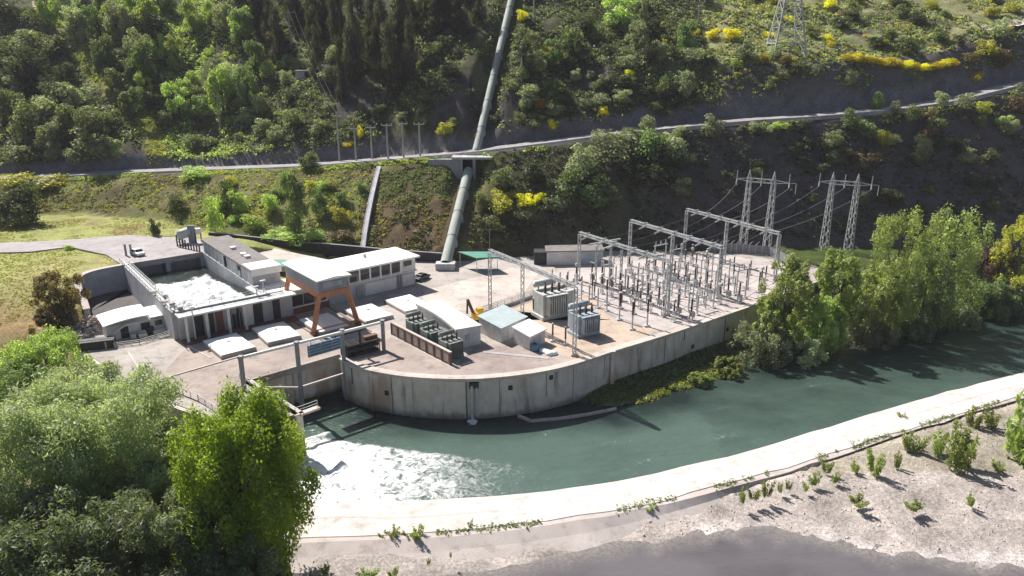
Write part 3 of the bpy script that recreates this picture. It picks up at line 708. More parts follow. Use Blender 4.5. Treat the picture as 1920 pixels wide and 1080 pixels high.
# front facade with machinery rooms under the pool rim
f0 = PB+E2*1.15; 
def fa(s, d, z): c = f0+E1*s+E2*d; return (float(c[0]), float(c[1]), z)
th = thing('pool_building', 'grey machine rooms with dark doorways and columns under the pool rim', 'building', fa(8, 1, 0))
m = MB(); m.beam(fa(-.5,.15,2.5), fa(20.5,.15,2.5), .3, 5.0); m.build('wall', M['wall_grey'], th)
m = MB(); m.beam(fa(-.8,1.5,5.05), fa(20.5,1.5,5.05), 2.6, .3); m.build('canopy', M['galv'], th)
for s0, s1, mt, nm in ((2.0,3.8,'dark','doorway'),(4.6,5.6,'dark','doorway'),(8.4,10.6,'glass','window'),(12.9,14.6,'dark','doorway'),(16.6,18.0,'dark','doorway')):
    MB().beam(fa(s0,.36,2.2), fa(s1,.36,2.2), .16, 4.2).build(nm, M[mt], th)
m = MB(); m.beam(fa(6.0,.4,2.3), fa(7.3,.4,2.3), .2, 4.4); m.build('red_panel', M['redbrown'], th)
m = MB(); m.beam(fa(10.8,.5,2.4), fa(12.7,.5,2.4), .4, 4.6); m.build('white_panel', M['white'], th)
for s in (.4, 3.9, 7.7, 10.7): MB().beam(fa(s,2.5,0), fa(s,2.5,4.9), .4, .4).build('column', M['wall_white'], th)
m = MB()
for s in (8.8, 9.5, 10.2): m.beam(fa(s,.5,.2), fa(s,.5,4.2), .06)
m.build('mullion', M['galv'], th)
m = MB(); m.beam(fa(-.5,1.9,.12), fa(20.5,1.9,.12), 2.8, .24); m.build('plinth', M['redbrown'], th)
for (u, vb, zt, lab) in ((368,641,6.4,'tall grey lamp pole in front of the pool building, left one'),(500,598,7.6,'tall grey lamp pole at the right corner of the pool building'),(487,604,7.0,'thin grey vent pole just left of the corner lamp pole')):
    c = P(u, vb, 0); th = thing('lamp_pole', lab, 'pole', c, 'poles before the pool building')
    MB().cyl(c, c+(0,0,zt), .16, .11, 8).build('shaft', M['galv'], th); MB().box(c+(.0,.0,zt+.1), (1.0,.35,.2), R(38)).build('lamp_head', M['white'], th); MB().box(c+(0,0,.25), (.5,.5,.5)).build('base', M['dark'], th)

# long grey building on the right side of the pool
gw = PD+E1*.05; 
def gb(s, d, z): c = PD+E1*(.3+d)+E2*s; return (float(c[0]), float(c[1]), z)
th = thing('long_grey_building', 'long flat roofed grey building standing along the right side of the pool', 'building', gb(16, 2.5, 0))
m = MB(); m.hexa([gb(.3,0,0),gb(31.5,0,0),gb(31.5,5.6,0),gb(.3,5.6,0)], [gb(.3,0,8.0),gb(31.5,0,8.0),gb(31.5,5.6,8.0),gb(.3,5.6,8.0)]); m.build('wall', M['wall_grey'], th)
m = MB(); m.hexa([gb(0,-.3,8.0),gb(31.9,-.3,8.0),gb(31.9,5.9,8.0),gb(0,5.9,8.0)], [gb(0,-.3,8.35),gb(31.9,-.3,8.35),gb(31.9,5.9,8.35),gb(0,5.9,8.35)])
rf = m.build('roof', M['roof_grey'], th)
m = MB(); m.hexa([gb(26.8,-.2,8.36),gb(31.8,-.2,8.36),gb(31.8,5.8,8.36),gb(26.8,5.8,8.36)], [gb(26.8,-.2,8.6),gb(31.8,-.2,8.6),gb(31.8,5.8,8.6),gb(26.8,5.8,8.6)]); m.hexa([gb(31.91,-.2,7.2),gb(32.1,-.2,7.2),gb(32.1,5.8,7.2),gb(31.91,5.8,7.2)],[gb(31.91,-.2,8.6),gb(32.1,-.2,8.6),gb(32.1,5.8,8.6),gb(31.91,5.8,8.6)]); m.build('parapet', M['white'], th)
for s in (13,19.5,21.8): MB().box(gb(s,2.6,8.6), (1.3,1.1,.45), R(-52)).build('roof_vent', M['white'], th)
for s in (15.0, 23.5):
    MB().beam(gb(s,-.08,6.0), gb(s+1.6,-.08,6.0), .14, 3.3).build('window', M['glass'], th)
m = MB()
for s in np.arange(1.2, 31, 2.6): m.beam(gb(s,-.06,3), gb(s,-.06,7.95), .12, .16)
m.build('pilaster', M['wall_white'], th)

# curved wing wall left of the pool
wl = smoothline(WINGL, 30, 2)
zt = np.interp(np.arange(30), [0,14,29], [5.35,5.25,2.2])
th = thing('wing_wall', 'curved grey retaining wall holding the grass bank left of the pool', 'wall', (*wl[12], 0))
m = MB(); a_ = offset_line(wl, .5); b_ = offset_line(wl, -.5); n = 30
vs = [(*p, -1) for p in a_]+[(*p, z) for p, z in zip(a_, zt)]+[(*p, z) for p, z in zip(b_, zt)]+[(*p, -1) for p in b_]; fs = []
for i in range(n-1):
    for k in range(4): fs.append((k*n+i, k*n+i+1, ((k+1)%4)*n+i+1, ((k+1)%4)*n+i))
fs += [(0,n,2*n,3*n), (n-1,4*n-1,3*n-1,2*n-1)]
m.add(vs, fs).build('wall_face', M['wall_grey'], th)
m = MB()
for i in range(n-1): m.beam((*wl[i], zt[i]+.1), (*wl[i+1], zt[i+1]+.1), 1.2, .18)
m.build('coping', M['yard_pale'], th)
# dark retaining wall behind the site
rw = smoothline([P(u, v, z)[:2] for u, v, z in [(392,447,3.9),(480,461,2.2),(560,472,1),(640,482,0),(720,487,0),(830,491,0)]], 40)
rz = np.interp(np.arange(40), [0,14,39], [5.2,3.3,1.8])
th = thing('back_wall', 'low dark retaining wall at the foot of the bushy slope behind the buildings', 'wall', (*rw[20], 0))
m = MB()
for i in range(39): m.beam((*rw[i], rz[i]-1.6), (*rw[i+1], rz[i+1]-1.6), .6, 3.8)
m.build('wall_face', M['dark'], th)
m = MB()
for i in range(39): m.beam((*rw[i], rz[i]+.36), (*rw[i+1], rz[i+1]+.36), .7, .12)
m.build('coping', M['fence'], th)

# ------------------------------------------------------------------ white hut and clutter
h0 = np.array(P(203,640)[:2]); 
def hb(s, d, z): c = h0+E1*s-E2*d; return (float(c[0]), float(c[1]), z)
th = thing('white_hut', 'small white hut with pale roof and dark openings below the curved wall', 'hut', hb(5, 2, 0))
m = MB(); m.hexa([hb(0,0,0),hb(10.6,0,0),hb(10.6,4.6,0),hb(0,4.6,0)], [hb(0,0,2.5),hb(10.6,0,2.5),hb(10.6,4.6,2.9),hb(0,4.6,2.9)]); m.build('wall', M['wall_white'], th)
m = MB(); k = 8
for i in range(k):
    s0, s1 = -.5+i*7.6/k, -.5+(i+1)*7.6/k; z0 = 2.6+.95*math.sin(math.pi*(i*.5/k+.12)); z1 = 2.6+.95*math.sin(math.pi*((i+1)*.5/k+.12))
    m.hexa([hb(s0,-.8,z0),hb(s1,-.8,z1),hb(s1,5.4,z1+.3),hb(s0,5.4,z0+.3)], [hb(s0,-.8,z0+.2),hb(s1,-.8,z1+.2),hb(s1,5.4,z1+.5),hb(s0,5.4,z0+.5)])
m.build('roof', M['roof_white'], th)
m = MB(); m.hexa([hb(7.3,-.3,2.75),hb(11,-.3,2.75),hb(11,5,3.2),hb(7.3,5,3.2)], [hb(7.3,-.3,2.95),hb(11,-.3,2.95),hb(11,5,3.4),hb(7.3,5,3.4)]); m.build('side_roof', M['roof_white'], th)
for s, wd in ((2.2,1.3),(5.6,1.5)): MB().beam(hb(s,-.08,1.05), hb(s+wd,-.08,1.05), .14, 2.1).build('doorway', M['dark'], th)
for s, wd in ((8.0,1.2),(9.6,.4)): MB().beam(hb(s,-.06,1.6), hb(s+wd,-.06,1.6), .12, .9).build('window', M['glass'], th)
m = MB(); m.beam(hb(-1.8,-1.5,.6), hb(3.2,-.4,2.6), .3, .3); m.build('roof_gutter', M['galv'], th)
def clutter(name, label, cat, u, v, d, mat, rz=38, z=0, grp=None, extra=None):
    c = P(u, v, z); th = thing(name, label, cat, c, grp)
    o = MB().box(c+(0,0,d[2]/2), d, R(rz)).build('body', M[mat], th, bevel=.05)
    if extra: extra(c, th)
    return th
def lid(mat): 
    def f(c, th): MB().box(c+(0,0,1.02), (1.15,1.0,.1), R(38)).build('lid', M[mat], th)
    return f
clutter('skip_container', 'dark open steel skip on the deck beside the rubble heap', 'skip', 180, 652, (6.2,2.2,1.5), 'dark', 20, 0, None, lambda c, th: [MB().beam(c+(-3.0,-2.1+.9,1.5), c+(2.8,.9-.0,1.5), .2, .15).build('rim', M['fence'], th)])
clutter('pallet_crate', 'pale crate standing at the right end of the dark skip', 'crate', 207, 650, (1.6,1.4,1.3), 'rubble', 30)
for k, (u, v, dd, mt, lab) in enumerate([(236,632,(1.0,1.0,1.1),'dark','dark bin standing before the left doorway of the white hut'),(250,634,(.9,.9,.8),'galv','grey metal box on the ground before the white hut'),(268,631,(1.4,1.0,.7),'white','white box on the ground before the middle of the hut'),(283,625,(1.2,1.0,1.2),'dark','dark cabinet beside the hut window'),(300,622,(2.4,1.4,.6),'wall_white','pale workbench in front of the hut window'),(225,627,(.7,.7,1.5),'white','upright white drum by the left corner of the hut')]):
    clutter('storage_box', lab, 'box', u, v, dd, mt, 38, 0, 'clutter before the white hut', lid('galv') if k in (0,2,3) else None)
c0 = P(172,612,0); m = MB(); rr = random.Random(4)
for k in range(150):
    a_ = rr.random()*6.28; r_ = rr.random()**.6; x_ = c0[0]+math.cos(a_)*r_*3.4; y_ = c0[1]+math.sin(a_)*r_*6.2-1; hz = max(0, (1-r_)*2.0)*rr.random()
    m.beam((x_,y_,hz+.1), (x_+rr.uniform(-1.3,1.3), y_+rr.uniform(-1.3,1.3), hz+rr.uniform(0,.5)), rr.uniform(.15,.7), rr.uniform(.1,.45))
tag(m.build('rubble_heap', M['rubble']), 'heap of pale broken concrete and planks at the end of the curved wall', 'rubble heap')
th = thing('deck_fence', 'low pale fence panels along the front of the white hut yard', 'fence', P(268,642,0))
railing([P(215,652,0), P(262,646,0), P(322,628,0)], .9, 1.2, M['white'], 'fence_panel', th, True)
th = thing('edge_railing', 'thin wire railing along the lower left edge of the deck', 'railing', P(350,745,0))
railing([P(293,741,0), P(330,735,0), P(372,752,0), P(412,778,0)], 1.1, 2.2, M['galv'], 'railing', th, True)
th = thing('deck_edge_wall', 'stained concrete edge wall of the deck above the willows', 'wall', (-50,98,0))
m = MB(); 
for a_, b_ in (((-74.9,119.4),(-53.5,100.7)),((-53.5,100.7),(-41.7,94.2)),((-41.7,94.2),tuple(GEND+np.array((-1.2,-1.4))))): m.beam((*a_,-3.1), (*b_,-3.1), .8, 6.0)
m.build('wall_face', M['concrete'], th)

# hopper, gate posts near the parking apron
c = P(352,456,5.3); th = thing('grey_hopper', 'grey steel trash rake bin with tilted drum at the end of the parking apron', 'machine', c)
MB().cyl(c+(-1.8,-.9,2.0), c+(.2,1.2,2.6), 1.15, 1.15, 14).build('drum', M['tx'], th, True)
MB().beam(c+(1.0,.5,0), c+(1.0,.5,4.2), .5, 1.6).build('mast', M['crane_grey'], th)
MB().box(c+(2.3,1.0,2.7), (1.3,1.2,1.3), R(38)).build('cabinet', M['white'], th)
m = MB(); [m.beam(c+(x_,y_,0), c+(x_,y_,2.4), .22) for x_, y_ in ((-1.9,-1.3),(-1.0,-.2),(.1,.9),(1.9,.4),(2.7,1.5))]; m.build('leg', M['dark'], th)
th = thing('apron_fence', 'short dark post fence at the end of the parking apron by the grey hopper', 'fence', P(338,466,5.3))
for k in range(9): q = P(333+k*5.2, 462+k*1.2, 5.3); MB().beam(q, q+(0,0,2.0 if k < 4 else 1.5), .25).build('post', M['dark'], th)
m = MB(); m.beam(P(333,462,5.3)+(0,0,1.2), P(374,471.5,5.3)+(0,0,1.2), .12); m.build('rail', M['fence'], th)
c = P(241,479,5.3); th = thing('gate_post', 'dark gate post pair at the head of the pool walkway', 'post', c)
for dx_ in (-.5,.7): MB().beam(c+(dx_,0,0), c+(dx_,0,2.4), .35).beam(c+(dx_,0,2.4), c+(dx_,0,2.6), .45).build('post', M['crane_grey'], th)

# ------------------------------------------------------------------ cars
def car(name, label, c, rz, paint, grp=None):
    th = thing(name, label, 'car', (0,0,0), grp)
    pr = [(-2.1,.35),(-2.15,.8),(-1.5,.92),(-1.0,1.42),(.6,1.45),(1.3,.95),(2.1,.8),(2.15,.35)]
    def ext(p, hw, top=1.0):
        n = len(p); m = MB(); vs = [(x,-hw*(1 if z < 1 else .82),z) for x,z in p]+[(x,hw*(1 if z < 1 else .82),z) for x,z in p]
        m.add(vs, [tuple(range(n)), tuple(range(2*n-1,n-1,-1))]+[(i,n+i,n+(i+1)%n,(i+1)%n) for i in range(n)]); return m
    ext(pr, .88).build('body', paint, th, bevel=.04)
    m = MB(); m.add([(-1.42,-.8,.97),(-1.04,-.74,1.36),(-1.04,.74,1.36),(-1.42,.8,.97)], [(0,1,2,3)]); m.v = [(x-.03,y,z+.02) for x,y,z in m.v]; m.build('rear_window', M['glass'], th)
    m = MB(); m.add([(1.24,-.8,1.0),(.66,-.74,1.40),(.66,.74,1.40),(1.24,.8,1.0)], [(0,3,2,1)]); m.v = [(x+.03,y,z+.02) for x,y,z in m.v]; m.build('windscreen', M['glass'], th)
    for s in (-1,1):
        m = MB(); m.add([(-1.3,s*.89,.98),(1.1,s*.89,.98),(.55,s*.76,1.38),(-.95,s*.76,1.38)], [(0,1,2,3) if s < 0 else (3,2,1,0)]); m.build('side_window', M['glass'], th)
        MB().box((2.12,s*.6,.68), (.1,.35,.16)).build('headlight', M['tarp'], th)
        for x in (-1.35,1.35):
            w_ = MB().cyl((x,s*.92,.33), (x,s*.70,.33), .33, .33, 14).build('wheel', M['rubber'], th)
            MB().cyl((x,s*.935,.33), (x,s*.925,.33), .19, .19, 10).build('rim', M['galv'], w_)
    th.location = tuple(c); th.rotation_euler = (0,0,R(rz)); return th
car('parked_car', 'white parked car on the grey apron above the pool', P(258,478,5.29), -40, M['car_white'], 'parked cars')
car('parked_car', 'dark parked car at the right end of the white control building', P(791,524,.02), 60, M['car_dark'], 'parked cars')
car('parked_car', 'dark car in the shade under the brown bush on the left bank', P(123,615,.2), 15, M['car_dark'], 'parked cars')

# ------------------------------------------------------------------ control building
A1 = R(41); F1 = np.array((math.cos(A1), math.sin(A1))); F2 = np.array((-F1[1], F1[0])); K0 = np.array((-20.9,155.9))
def kb(s, d, z): c = K0-F1*s+F2*d; return (float(c[0]), float(c[1]), z)
def kbox(m, s0, s1, d0, d1, z0, z1): return m.hexa([kb(s0,d0,z0),kb(s0,d1,z0),kb(s1,d1,z0),kb(s1,d0,z0)], [kb(s0,d0,z1),kb(s0,d1,z1),kb(s1,d1,z1),kb(s1,d0,z1)])
th = thing('control_building', 'white two storey control building with flat roof and a row of upper windows', 'building', kb(10,4,0))
kbox(MB(), 0, 21, .5, 8.5, 0, 3.3).build('lower_wall', M['wall_grey'], th)
kbox(MB(), .0, 21, .2, 8.5, 3.55, 6.4).build('upper_wall', M['wall_white'], th)
kbox(MB(), -.3, 21, .0, 8.7, 3.3, 3.55).build('floor_band', M['wall_white'], th)
rf = kbox(MB(), -.7, 21.6, -.7, 9.1, 6.4, 6.75).build('roof', M['roof_white'], th)
MB().box(kb(9,6,7.1), (.5,.5,.7), A1).build('roof_vent', M['galv'], rf)
kbox(MB(), 4.1, 16.6, .02, .19, 3.95, 6.05).build('window_band', M['glass'], th)
for s in (3.9,6.4,8.9,11.4,13.9,16.5): kbox(MB(), s-.18, s+.18, -.15, .2, 3.56, 6.38).build('mullion', M['white'], th)
for s in (4.5,7,9.5,12,14.5): kbox(MB(), s, s+1.6, -.06, .015, 3.9, 4.9).build('dark_panel', M['dark'], th)
kbox(MB(), 1.0, 3.0, .1, .19, 4.8, 5.9).build('window', M['glass'], th)
kbox(MB(), .6, 3.4, .3, .49, .3, 2.9).build('garage_door', M['wall_white'], th)
for s in (3.7,4.3): kbox(MB(), s, s+.18, .25, .52, 0, 3.28).build('pilaster', M['crane_grey'], th)
kbox(MB(), 4.9, 12.5, .35, .49, .2, 2.8).build('door_panel', M['wall_white'], th)
kbox(MB(), 13.0, 14.6, .35, .49, .1, 2.6).build('door', M['galv_dim'], th)
th = thing('low_annex', 'low white roofed annex with dark windows behind the orange gantry crane', 'building', kb(27,4,0))
kbox(MB(), 21.05, 34, .3, 7.5, 0, 4.6).build('wall', M['wall_white'], th)
kbox(MB(), 21.1, 34.3, -.1, .31, 0, 1.3).build('plinth', M['redbrown'], th); kbox(MB(), 34.02, 34.4, .32, 7.5, 0, 2.3).build('plinth', M['redbrown'], th)
kbox(MB(), 21.0, 34.6, -.3, 8, 4.6, 4.95).build('roof', M['roof_white'], th)
kbox(MB(), 21.6, 31.5, .15, .29, 1.6, 3.7).build('window', M['glass'], th)
for s in (24,26.4,28.8): kbox(MB(), s, s+.15, .05, .16, 1.6, 3.7).build('mullion', M['wall_grey'], th)
kbox(MB(), 21.4, 31.8, -.2, .29, 1.32, 1.55).build('sill', M['white'], th)

# ------------------------------------------------------------------ orange gantry crane
cA, cB, cC = [np.array(P(u, v)) for u, v in ((534,588),(595,628),(669,611))]; cD = cA+cC-cB
ce = (cA+cB+cC+cD)/4; G2 = (cB-cA)/np.linalg.norm(cB-cA); G1 = (cC-cB)/np.linalg.norm(cC-cB); G1 = np.array((-G2[1], G2[0], 0))
th = thing('gantry_crane', 'orange gantry crane with splayed legs and a white roofed grey housing', 'crane', ce)
def gp(a_, b_, z): c = ce+G2*a_+G1*b_; return (c[0], c[1], z)
HL, HW = 7.3, 4.45
for a_ in (-6.9, 6.9):
    for b_ in (-1, 1):
        m = MB(); foot = gp(a_*1.0, b_*HW, .5); top = gp(a_*.97, b_*2.7, 7.4)
        m.beam(foot, top, .62, .8); m.build('leg', M['orange'], th)
        MB().box(gp(a_, b_*HW, .3), (1.6,.7,.6), math.atan2(G2[1], G2[0])).build('bogie', M['redbrown'], th)
    m = MB(); m.beam(gp(a_, -2.9, 7.3), gp(a_, 2.9, 7.3), .7, 1.0); m.build('cross_girder', M['orange'], th)
    if a_ > 0: m = MB(); m.beam(gp(a_, -HW, .75), gp(a_, HW, .75), .45, .4); m.build('sill_beam', M['orange'], th)
for b_ in (-2.7, 2.7): m = MB(); m.beam(gp(-HL, b_, 7.3), gp(HL, b_, 7.3), .6, 1.2); m.build('main_girder', M['orange'], th)
m = MB(); m.hexa([gp(-HL,-3.0,7.9),gp(HL,-3.0,7.9),gp(HL,3.0,7.9),gp(-HL,3.0,7.9)], [gp(-HL,-3.0,10),gp(HL,-3.0,10),gp(HL,3.0,10),gp(-HL,3.0,10)]); hs = m.build('housing', M['crane_grey'], th)
m = MB(); m.hexa([gp(HL+.01,-2,8.6),gp(HL+.07,-2,8.6),gp(HL+.07,1.6,8.6),gp(HL+.01,1.6,8.6)],[gp(HL+.01,-2,9.5),gp(HL+.07,-2,9.5),gp(HL+.07,1.6,9.5),gp(HL+.01,1.6,9.5)]); m.build('louvre', M['tx_blue'], hs)
m = MB(); m.hexa([gp(-HL-.4,-3.4,10),gp(HL+.4,-3.4,10),gp(HL+.4,3.4,10),gp(-HL-.4,3.4,10)], [gp(-HL-.4,-3.4,10.2),gp(HL+.4,-3.4,10.2),gp(HL+.4,3.4,10.2),gp(-HL-.4,3.4,10.2)])
m.hexa([gp(-HL-.4,-3.4,10.2),gp(HL+.4,-3.4,10.2),gp(HL+.4,0,10.2),gp(-HL-.4,0,10.2)], [gp(-HL-.4,-3.4,10.21),gp(HL+.4,-3.4,10.21),gp(HL+.4,0,10.5),gp(-HL-.4,0,10.5)])
m.hexa([gp(-HL-.4,0,10.2),gp(HL+.4,0,10.2),gp(HL+.4,3.4,10.2),gp(-HL-.4,3.4,10.2)], [gp(-HL-.4,0,10.5),gp(HL+.4,0,10.5),gp(HL+.4,3.4,10.21),gp(-HL-.4,3.4,10.21)])
m.build('roof', M['roof_white'], th)
m = MB()
for k in range(9): z = .6+k*.75; m.beam(gp(6.9-1.2+k*.08, HW-.1-k*.2, z), gp(6.9-.4+k*.06, HW-.1-k*.2, z), .08)
m.beam(gp(5.7,HW,.6), gp(6.3,2.8,7.2), .08); m.beam(gp(6.5,HW,.6), gp(6.9,2.8,7.2), .08); m.build('ladder', M['orange'], th)
m = MB()
for b_ in (-HW, HW): m.beam(gp(-22,b_,.03), gp(12,b_,.03), .2, .16)
tag(m.build('crane_rails', M['rust']), 'pair of rusty rails set in the deck under the orange crane', 'rails')

# ------------------------------------------------------------------ white hatch covers
hat = [((380,635),(440,625),(480,652),(418,668)),((475,614),(527,602),(563,628),(505,645)),((568,600),(612,588),(652,608),(596,622)),((648,580),(695,570),(737,588),(682,604)),((724,562),(765,552),(812,572),(757,584))]
ords = ['nearest the white hut','second along from the white hut','under the orange crane','just right of the orange crane','at the far end by the slab pavement']
for k, qd in enumerate(hat):
    pts = [np.array(P(u, v, .7)) for u, v in qd]; c = sum(pts)/4; g = c*1; 
    ax_ = (pts[3]+pts[2]-pts[0]-pts[1])/2; ax_ = ax_/np.linalg.norm(ax_); bx_ = np.array((-ax_[1], ax_[0], 0))
    la = 4.5; lb = 3.05
    th = thing('hatch_cover', 'white low pyramid hatch cover, '+ords[k], 'hatch cover', (c[0],c[1],0), 'white hatch covers on the deck')
    co_ = [c+ax_*x+bx_*y for x, y in ((-la,-lb),(la,-lb),(la,lb),(-la,lb))]
    m = MB(); m.prism([tuple(p[:2]) for p in (co_ if area2([tuple(p[:2]) for p in co_]) > 0 else co_[::-1])], 0.0, .55); m.build('curb', M['yard'], th)
    m = MB(); ou = [(p-c)*.96+c for p in co_]; ap_ = c+(0,0,.55)
    m.add([(p[0],p[1],.56) for p in ou]+[(p[0],p[1],.74) for p in ou]+[tuple(ap_)], [(0,1,5,4),(1,2,6,5),(2,3,7,6),(3,0,4,7),(4,5,8),(5,6,8),(6,7,8),(7,4,8),(3,2,1,0)])
    m.build('cover', M['roof_white'], th)
    MB().box(ap_+(0,0,.06), (.5,.5,.2)).build('vent_cap', M['white'], th)

# ------------------------------------------------------------------ front transformers and sheds
b0, b1 = np.array(P(736,626)[:2]), np.array(P(846,684)[:2])
th = thing('blast_wall', 'low brown block wall with recessed panels in front of the green transformers', 'wall', (*((b0+b1)/2), 0))
MB().beam((*b0,1.05), (*b1,1.05), .3, 2.1).build('wall_face', M['brick'], th)
d_ = (b1-b0)/np.linalg.norm(b1-b0); n_ = np.array((d_[1], -d_[0]))
if n_[1] > 0: n_ = -n_
Lb = np.linalg.norm(b1-b0); m = MB()
for s in np.linspace(0, Lb, 9): q = b0+d_*s; m.beam((*(q+n_*.1),0), (*(q+n_*.1),2.15), .35, .4)
m.build('pilaster', M['rust'], th)
for s in (np.linspace(0, Lb, 9)[:-1]+Lb/16): q = b0+d_*s+n_*.19; MB().beam((*(q-d_*.62),1.05), (*(q+d_*.62),1.05), .06, 1.5).build('panel', M['rubble'], th)
m = MB(); m.beam((*b0,2.2), (*b1,2.2), .5, .18); m.build('coping', M['yard_pale'], th)
def rib_radiator(m, c, dr, w_, h_, n_, z0):
    for i in range(n_):
        m.box((c[0]+dr[0]*(i-(n_-1)/2)*.32, c[1]+dr[1]*(i-(n_-1)/2)*.32, z0+h_/2), (.1, w_, h_), math.atan2(dr[1], dr[0]))
def transformer(label, c, rz, body, rad, grp, s=1.0, tall=1.0):
    th = thing('power_transformer', label, 'transformer', (0,0,0), grp)
    MB().box((0,0,1.9*tall), (3.4,2.2,2.8*tall)).box((0,0,.25), (3.8,2.6,.5)).build('tank', body, th, bevel=.06)
    for y_ in (-1.6,1.6):
        m = MB(); rib_radiator(m, (0,y_), (1,0), .8, 2.4*tall, 9, .7); m.box((0,y_,.8+2.4*tall), (3.0,.5,.12)); m.build('radiator', rad, th)
    m = MB(); m.cyl((-1.6,1.2,3.9*tall+.2), (1.4,1.2,3.9*tall+.2), .42, .42, 12); m.beam((-1,1.2,3.2*tall), (-1,1.2,3.8*tall), .15); m.beam((1,1.2,3.2*tall), (1,1.2,3.8*tall), .15); m.build('conservator', body, th, True)
    for k in (-1,0,1):
        b_ = MB().lathe((k*1.0,-.4,3.3*tall), [(.22,0),(.14,.1),(.24,.2),(.14,.3),(.23,.4),(.13,.5),(.21,.6),(.12,.7),(.19,.8),(.1,.9),(.16,1.0),(.06,1.1),(.05,1.4)], 8).build('bushing', M['insul'], th)
    th.location = tuple(c); th.rotation_euler = (0,0,R(rz)); th.scale = (s,)*3; return th
for (u, v, lab) in ((783,630,'green grey oil transformer behind the brown wall, farthest of the three'),(811,648,'green grey oil transformer behind the brown wall, middle of the three'),(846,668,'green grey oil transformer at the near end of the brown wall')):
    transformer(lab, P(u, v, .02), 38, M['txgreen'], M['txgreen'], 'green transformers behind the brown wall', .95)
transformer('tall pale grey main transformer with white ribbed side, beside the tan gravel', P(1031,592,.02), 30, M['tx'], M['tx'], 'main transformers in the yard', 1.55, 1.0)
transformer('shorter blue grey main transformer nearest the river wall', P(1094,625,.02), 30, M['tx_blue'], M['tx_blue'], 'main transformers in the yard', 1.3, .95)
c = P(1040,585,0); th = thing('fire_wall', 'pale upright fire wall between the main transformers', 'wall', c); MB().box(c+(1.6,-2.2,2.4), (6.0,.35,4.8), R(40)).build('wall_face', M['tx'], th); MB().box(c+(1.6,-2.2,4.88), (6.2,.5,.14), R(40)).build('coping', M['white'], th)
# curved white substation house
th = thing('switch_house', 'pale windowless switch house with gently curved roof behind the green transformers', 'building', P(840,605,0))
p0, p1 = np.array(P(783,603)[:2]), np.array(P(858,655)[:2]); d_ = (p1-p0)/np.linalg.norm(p1-p0); n_ = np.array((-d_[1], d_[0])); 
if n_[0] < 0: n_ = -n_
Lk = np.linalg.norm(p1-p0); k = 10; mw = MB(); mr = MB()
for i in range(k):
    s0, s1 = Lk*i/k, Lk*(i+1)/k; bo = lambda s: -1.2*math.sin(math.pi*s/Lk)
    q = [p0+d_*s0+n_*(-bo(s0)*.5), p0+d_*s1+n_*(-bo(s1)*.5), p0+d_*s1+n_*4.6, p0+d_*s0+n_*4.6]
    mw.hexa([(*t,0) for t in q], [(*t,3.3) for t in q]); q2 = [q[0]-n_*.3, q[1]-n_*.3, q[2]+n_*.3, q[3]+n_*.3]
    mr.hexa([(*t,3.3) for t in q2], [(q2[0][0],q2[0][1],3.7),(q2[1][0],q2[1][1],3.7),(q2[2][0],q2[2][1],3.5),(q2[3][0],q2[3][1],3.5)])
mw.build('wall', M['wall_white'], th); mr.build('roof', M['wall_white'], th)
q = p1+d_*.06+n_*1.6; MB().beam((*q,1.9), (*(q+n_*.8),1.9), .1, .9).build('window', M['tx_blue'], th)
def shed(label, corner, e1, e2, l1, l2, h, roofm, wallm, darkfront=None, hr=.7):
    c = np.array(corner[:2]); th = thing('storage_shed', label, 'shed', (*(c+e1*l1/2+e2*l2/2), 0), 'small sheds beside the tan gravel')
    q = [c, c+e1*l1, c+e1*l1+e2*l2, c+e2*l2]
    MB().hexa([(*t,0) for t in q], [(*q[0],h),(*q[1],h),(*q[2],h+hr),(*q[3],h+hr)]).build('wall', M[wallm], th)
    o_ = .3; q = [c-e1*o_-e2*o_, c+e1*(l1+o_)-e2*o_, c+e1*(l1+o_)+e2*(l2+o_), c-e1*o_+e2*(l2+o_)]
    MB().hexa([(*q[0],h+.0),(*q[1],h),(*q[2],h+hr+.05),(*q[3],h+hr+.05)], [(*q[0],h+.2),(*q[1],h+.2),(*q[2],h+hr+.25),(*q[3],h+hr+.25)]).build('roof', M[roofm], th)
    a_ = c+e1*l1*.25-e2*.06; b_ = c+e1*l1*.75-e2*.06
    MB().beam((*a_,1.0), (*b_,1.0), .1, 1.9).build('door', M[darkfront or 'galv_dim'], th); return th
ua = np.array((math.cos(R(52)), math.sin(R(52)))); ub = np.array((math.cos(R(-50)), math.sin(R(-50))))
shed('larger shed with blue grey sheet roof beside the switch house', P(940,643), ua, -ub, 7.2, 6.4, 2.7, 'roof_blue', 'wall_white', 'wall_white', .4)
shed('smaller shed with white roof and grey doors right of the blue roofed shed', P(993,657), ua, -ub, 4.5, 4.2, 2.5, 'roof_white', 'wall_white', 'wall_grey', .4)
c = P(1003,657,0); th = thing('blue_drum', 'blue plastic tank beside the small white roofed shed', 'tank', c); MB().lathe(c, [(.7,0),(.75,.2),(.75,1.0),(.55,1.25),(.2,1.3)], 12).build('tank_body', M['blue'], th, True); MB().lathe(c+(0,0,1.3), [(.22,0),(.22,.12)], 8).build('lid', M['dark'], th)
m = MB()
for k in range(7): q = P(1018+k*3.2, 658+k*1.3+random.uniform(-2,2), 0); m.sphere(q+(0,0,.2), random.uniform(.5,.9), 8, 5, .55)
tag(m.build('white_sacks', M['tarp'], smooth=True), 'pile of white sacks lying beside the blue tank', 'sacks')
c = P(889,603,0); th = thing('yellow_digger', 'small yellow machine with raised brown arm behind the blue roofed shed', 'machine', c)
MB().box(c+(.8,0,1.2), (2.2,1.6,1.4), R(30)).box(c+(1.1,0,2.3), (1.1,1.2,1.0), R(30)).build('body', M['yellow'], th, bevel=.08)
MB().box(c+(.8,.7,.35), (2.6,.5,.7), R(30)).box(c+(.8,-.7,.35), (2.6,.5,.7), R(30)).build('track', M['rubber'], th)
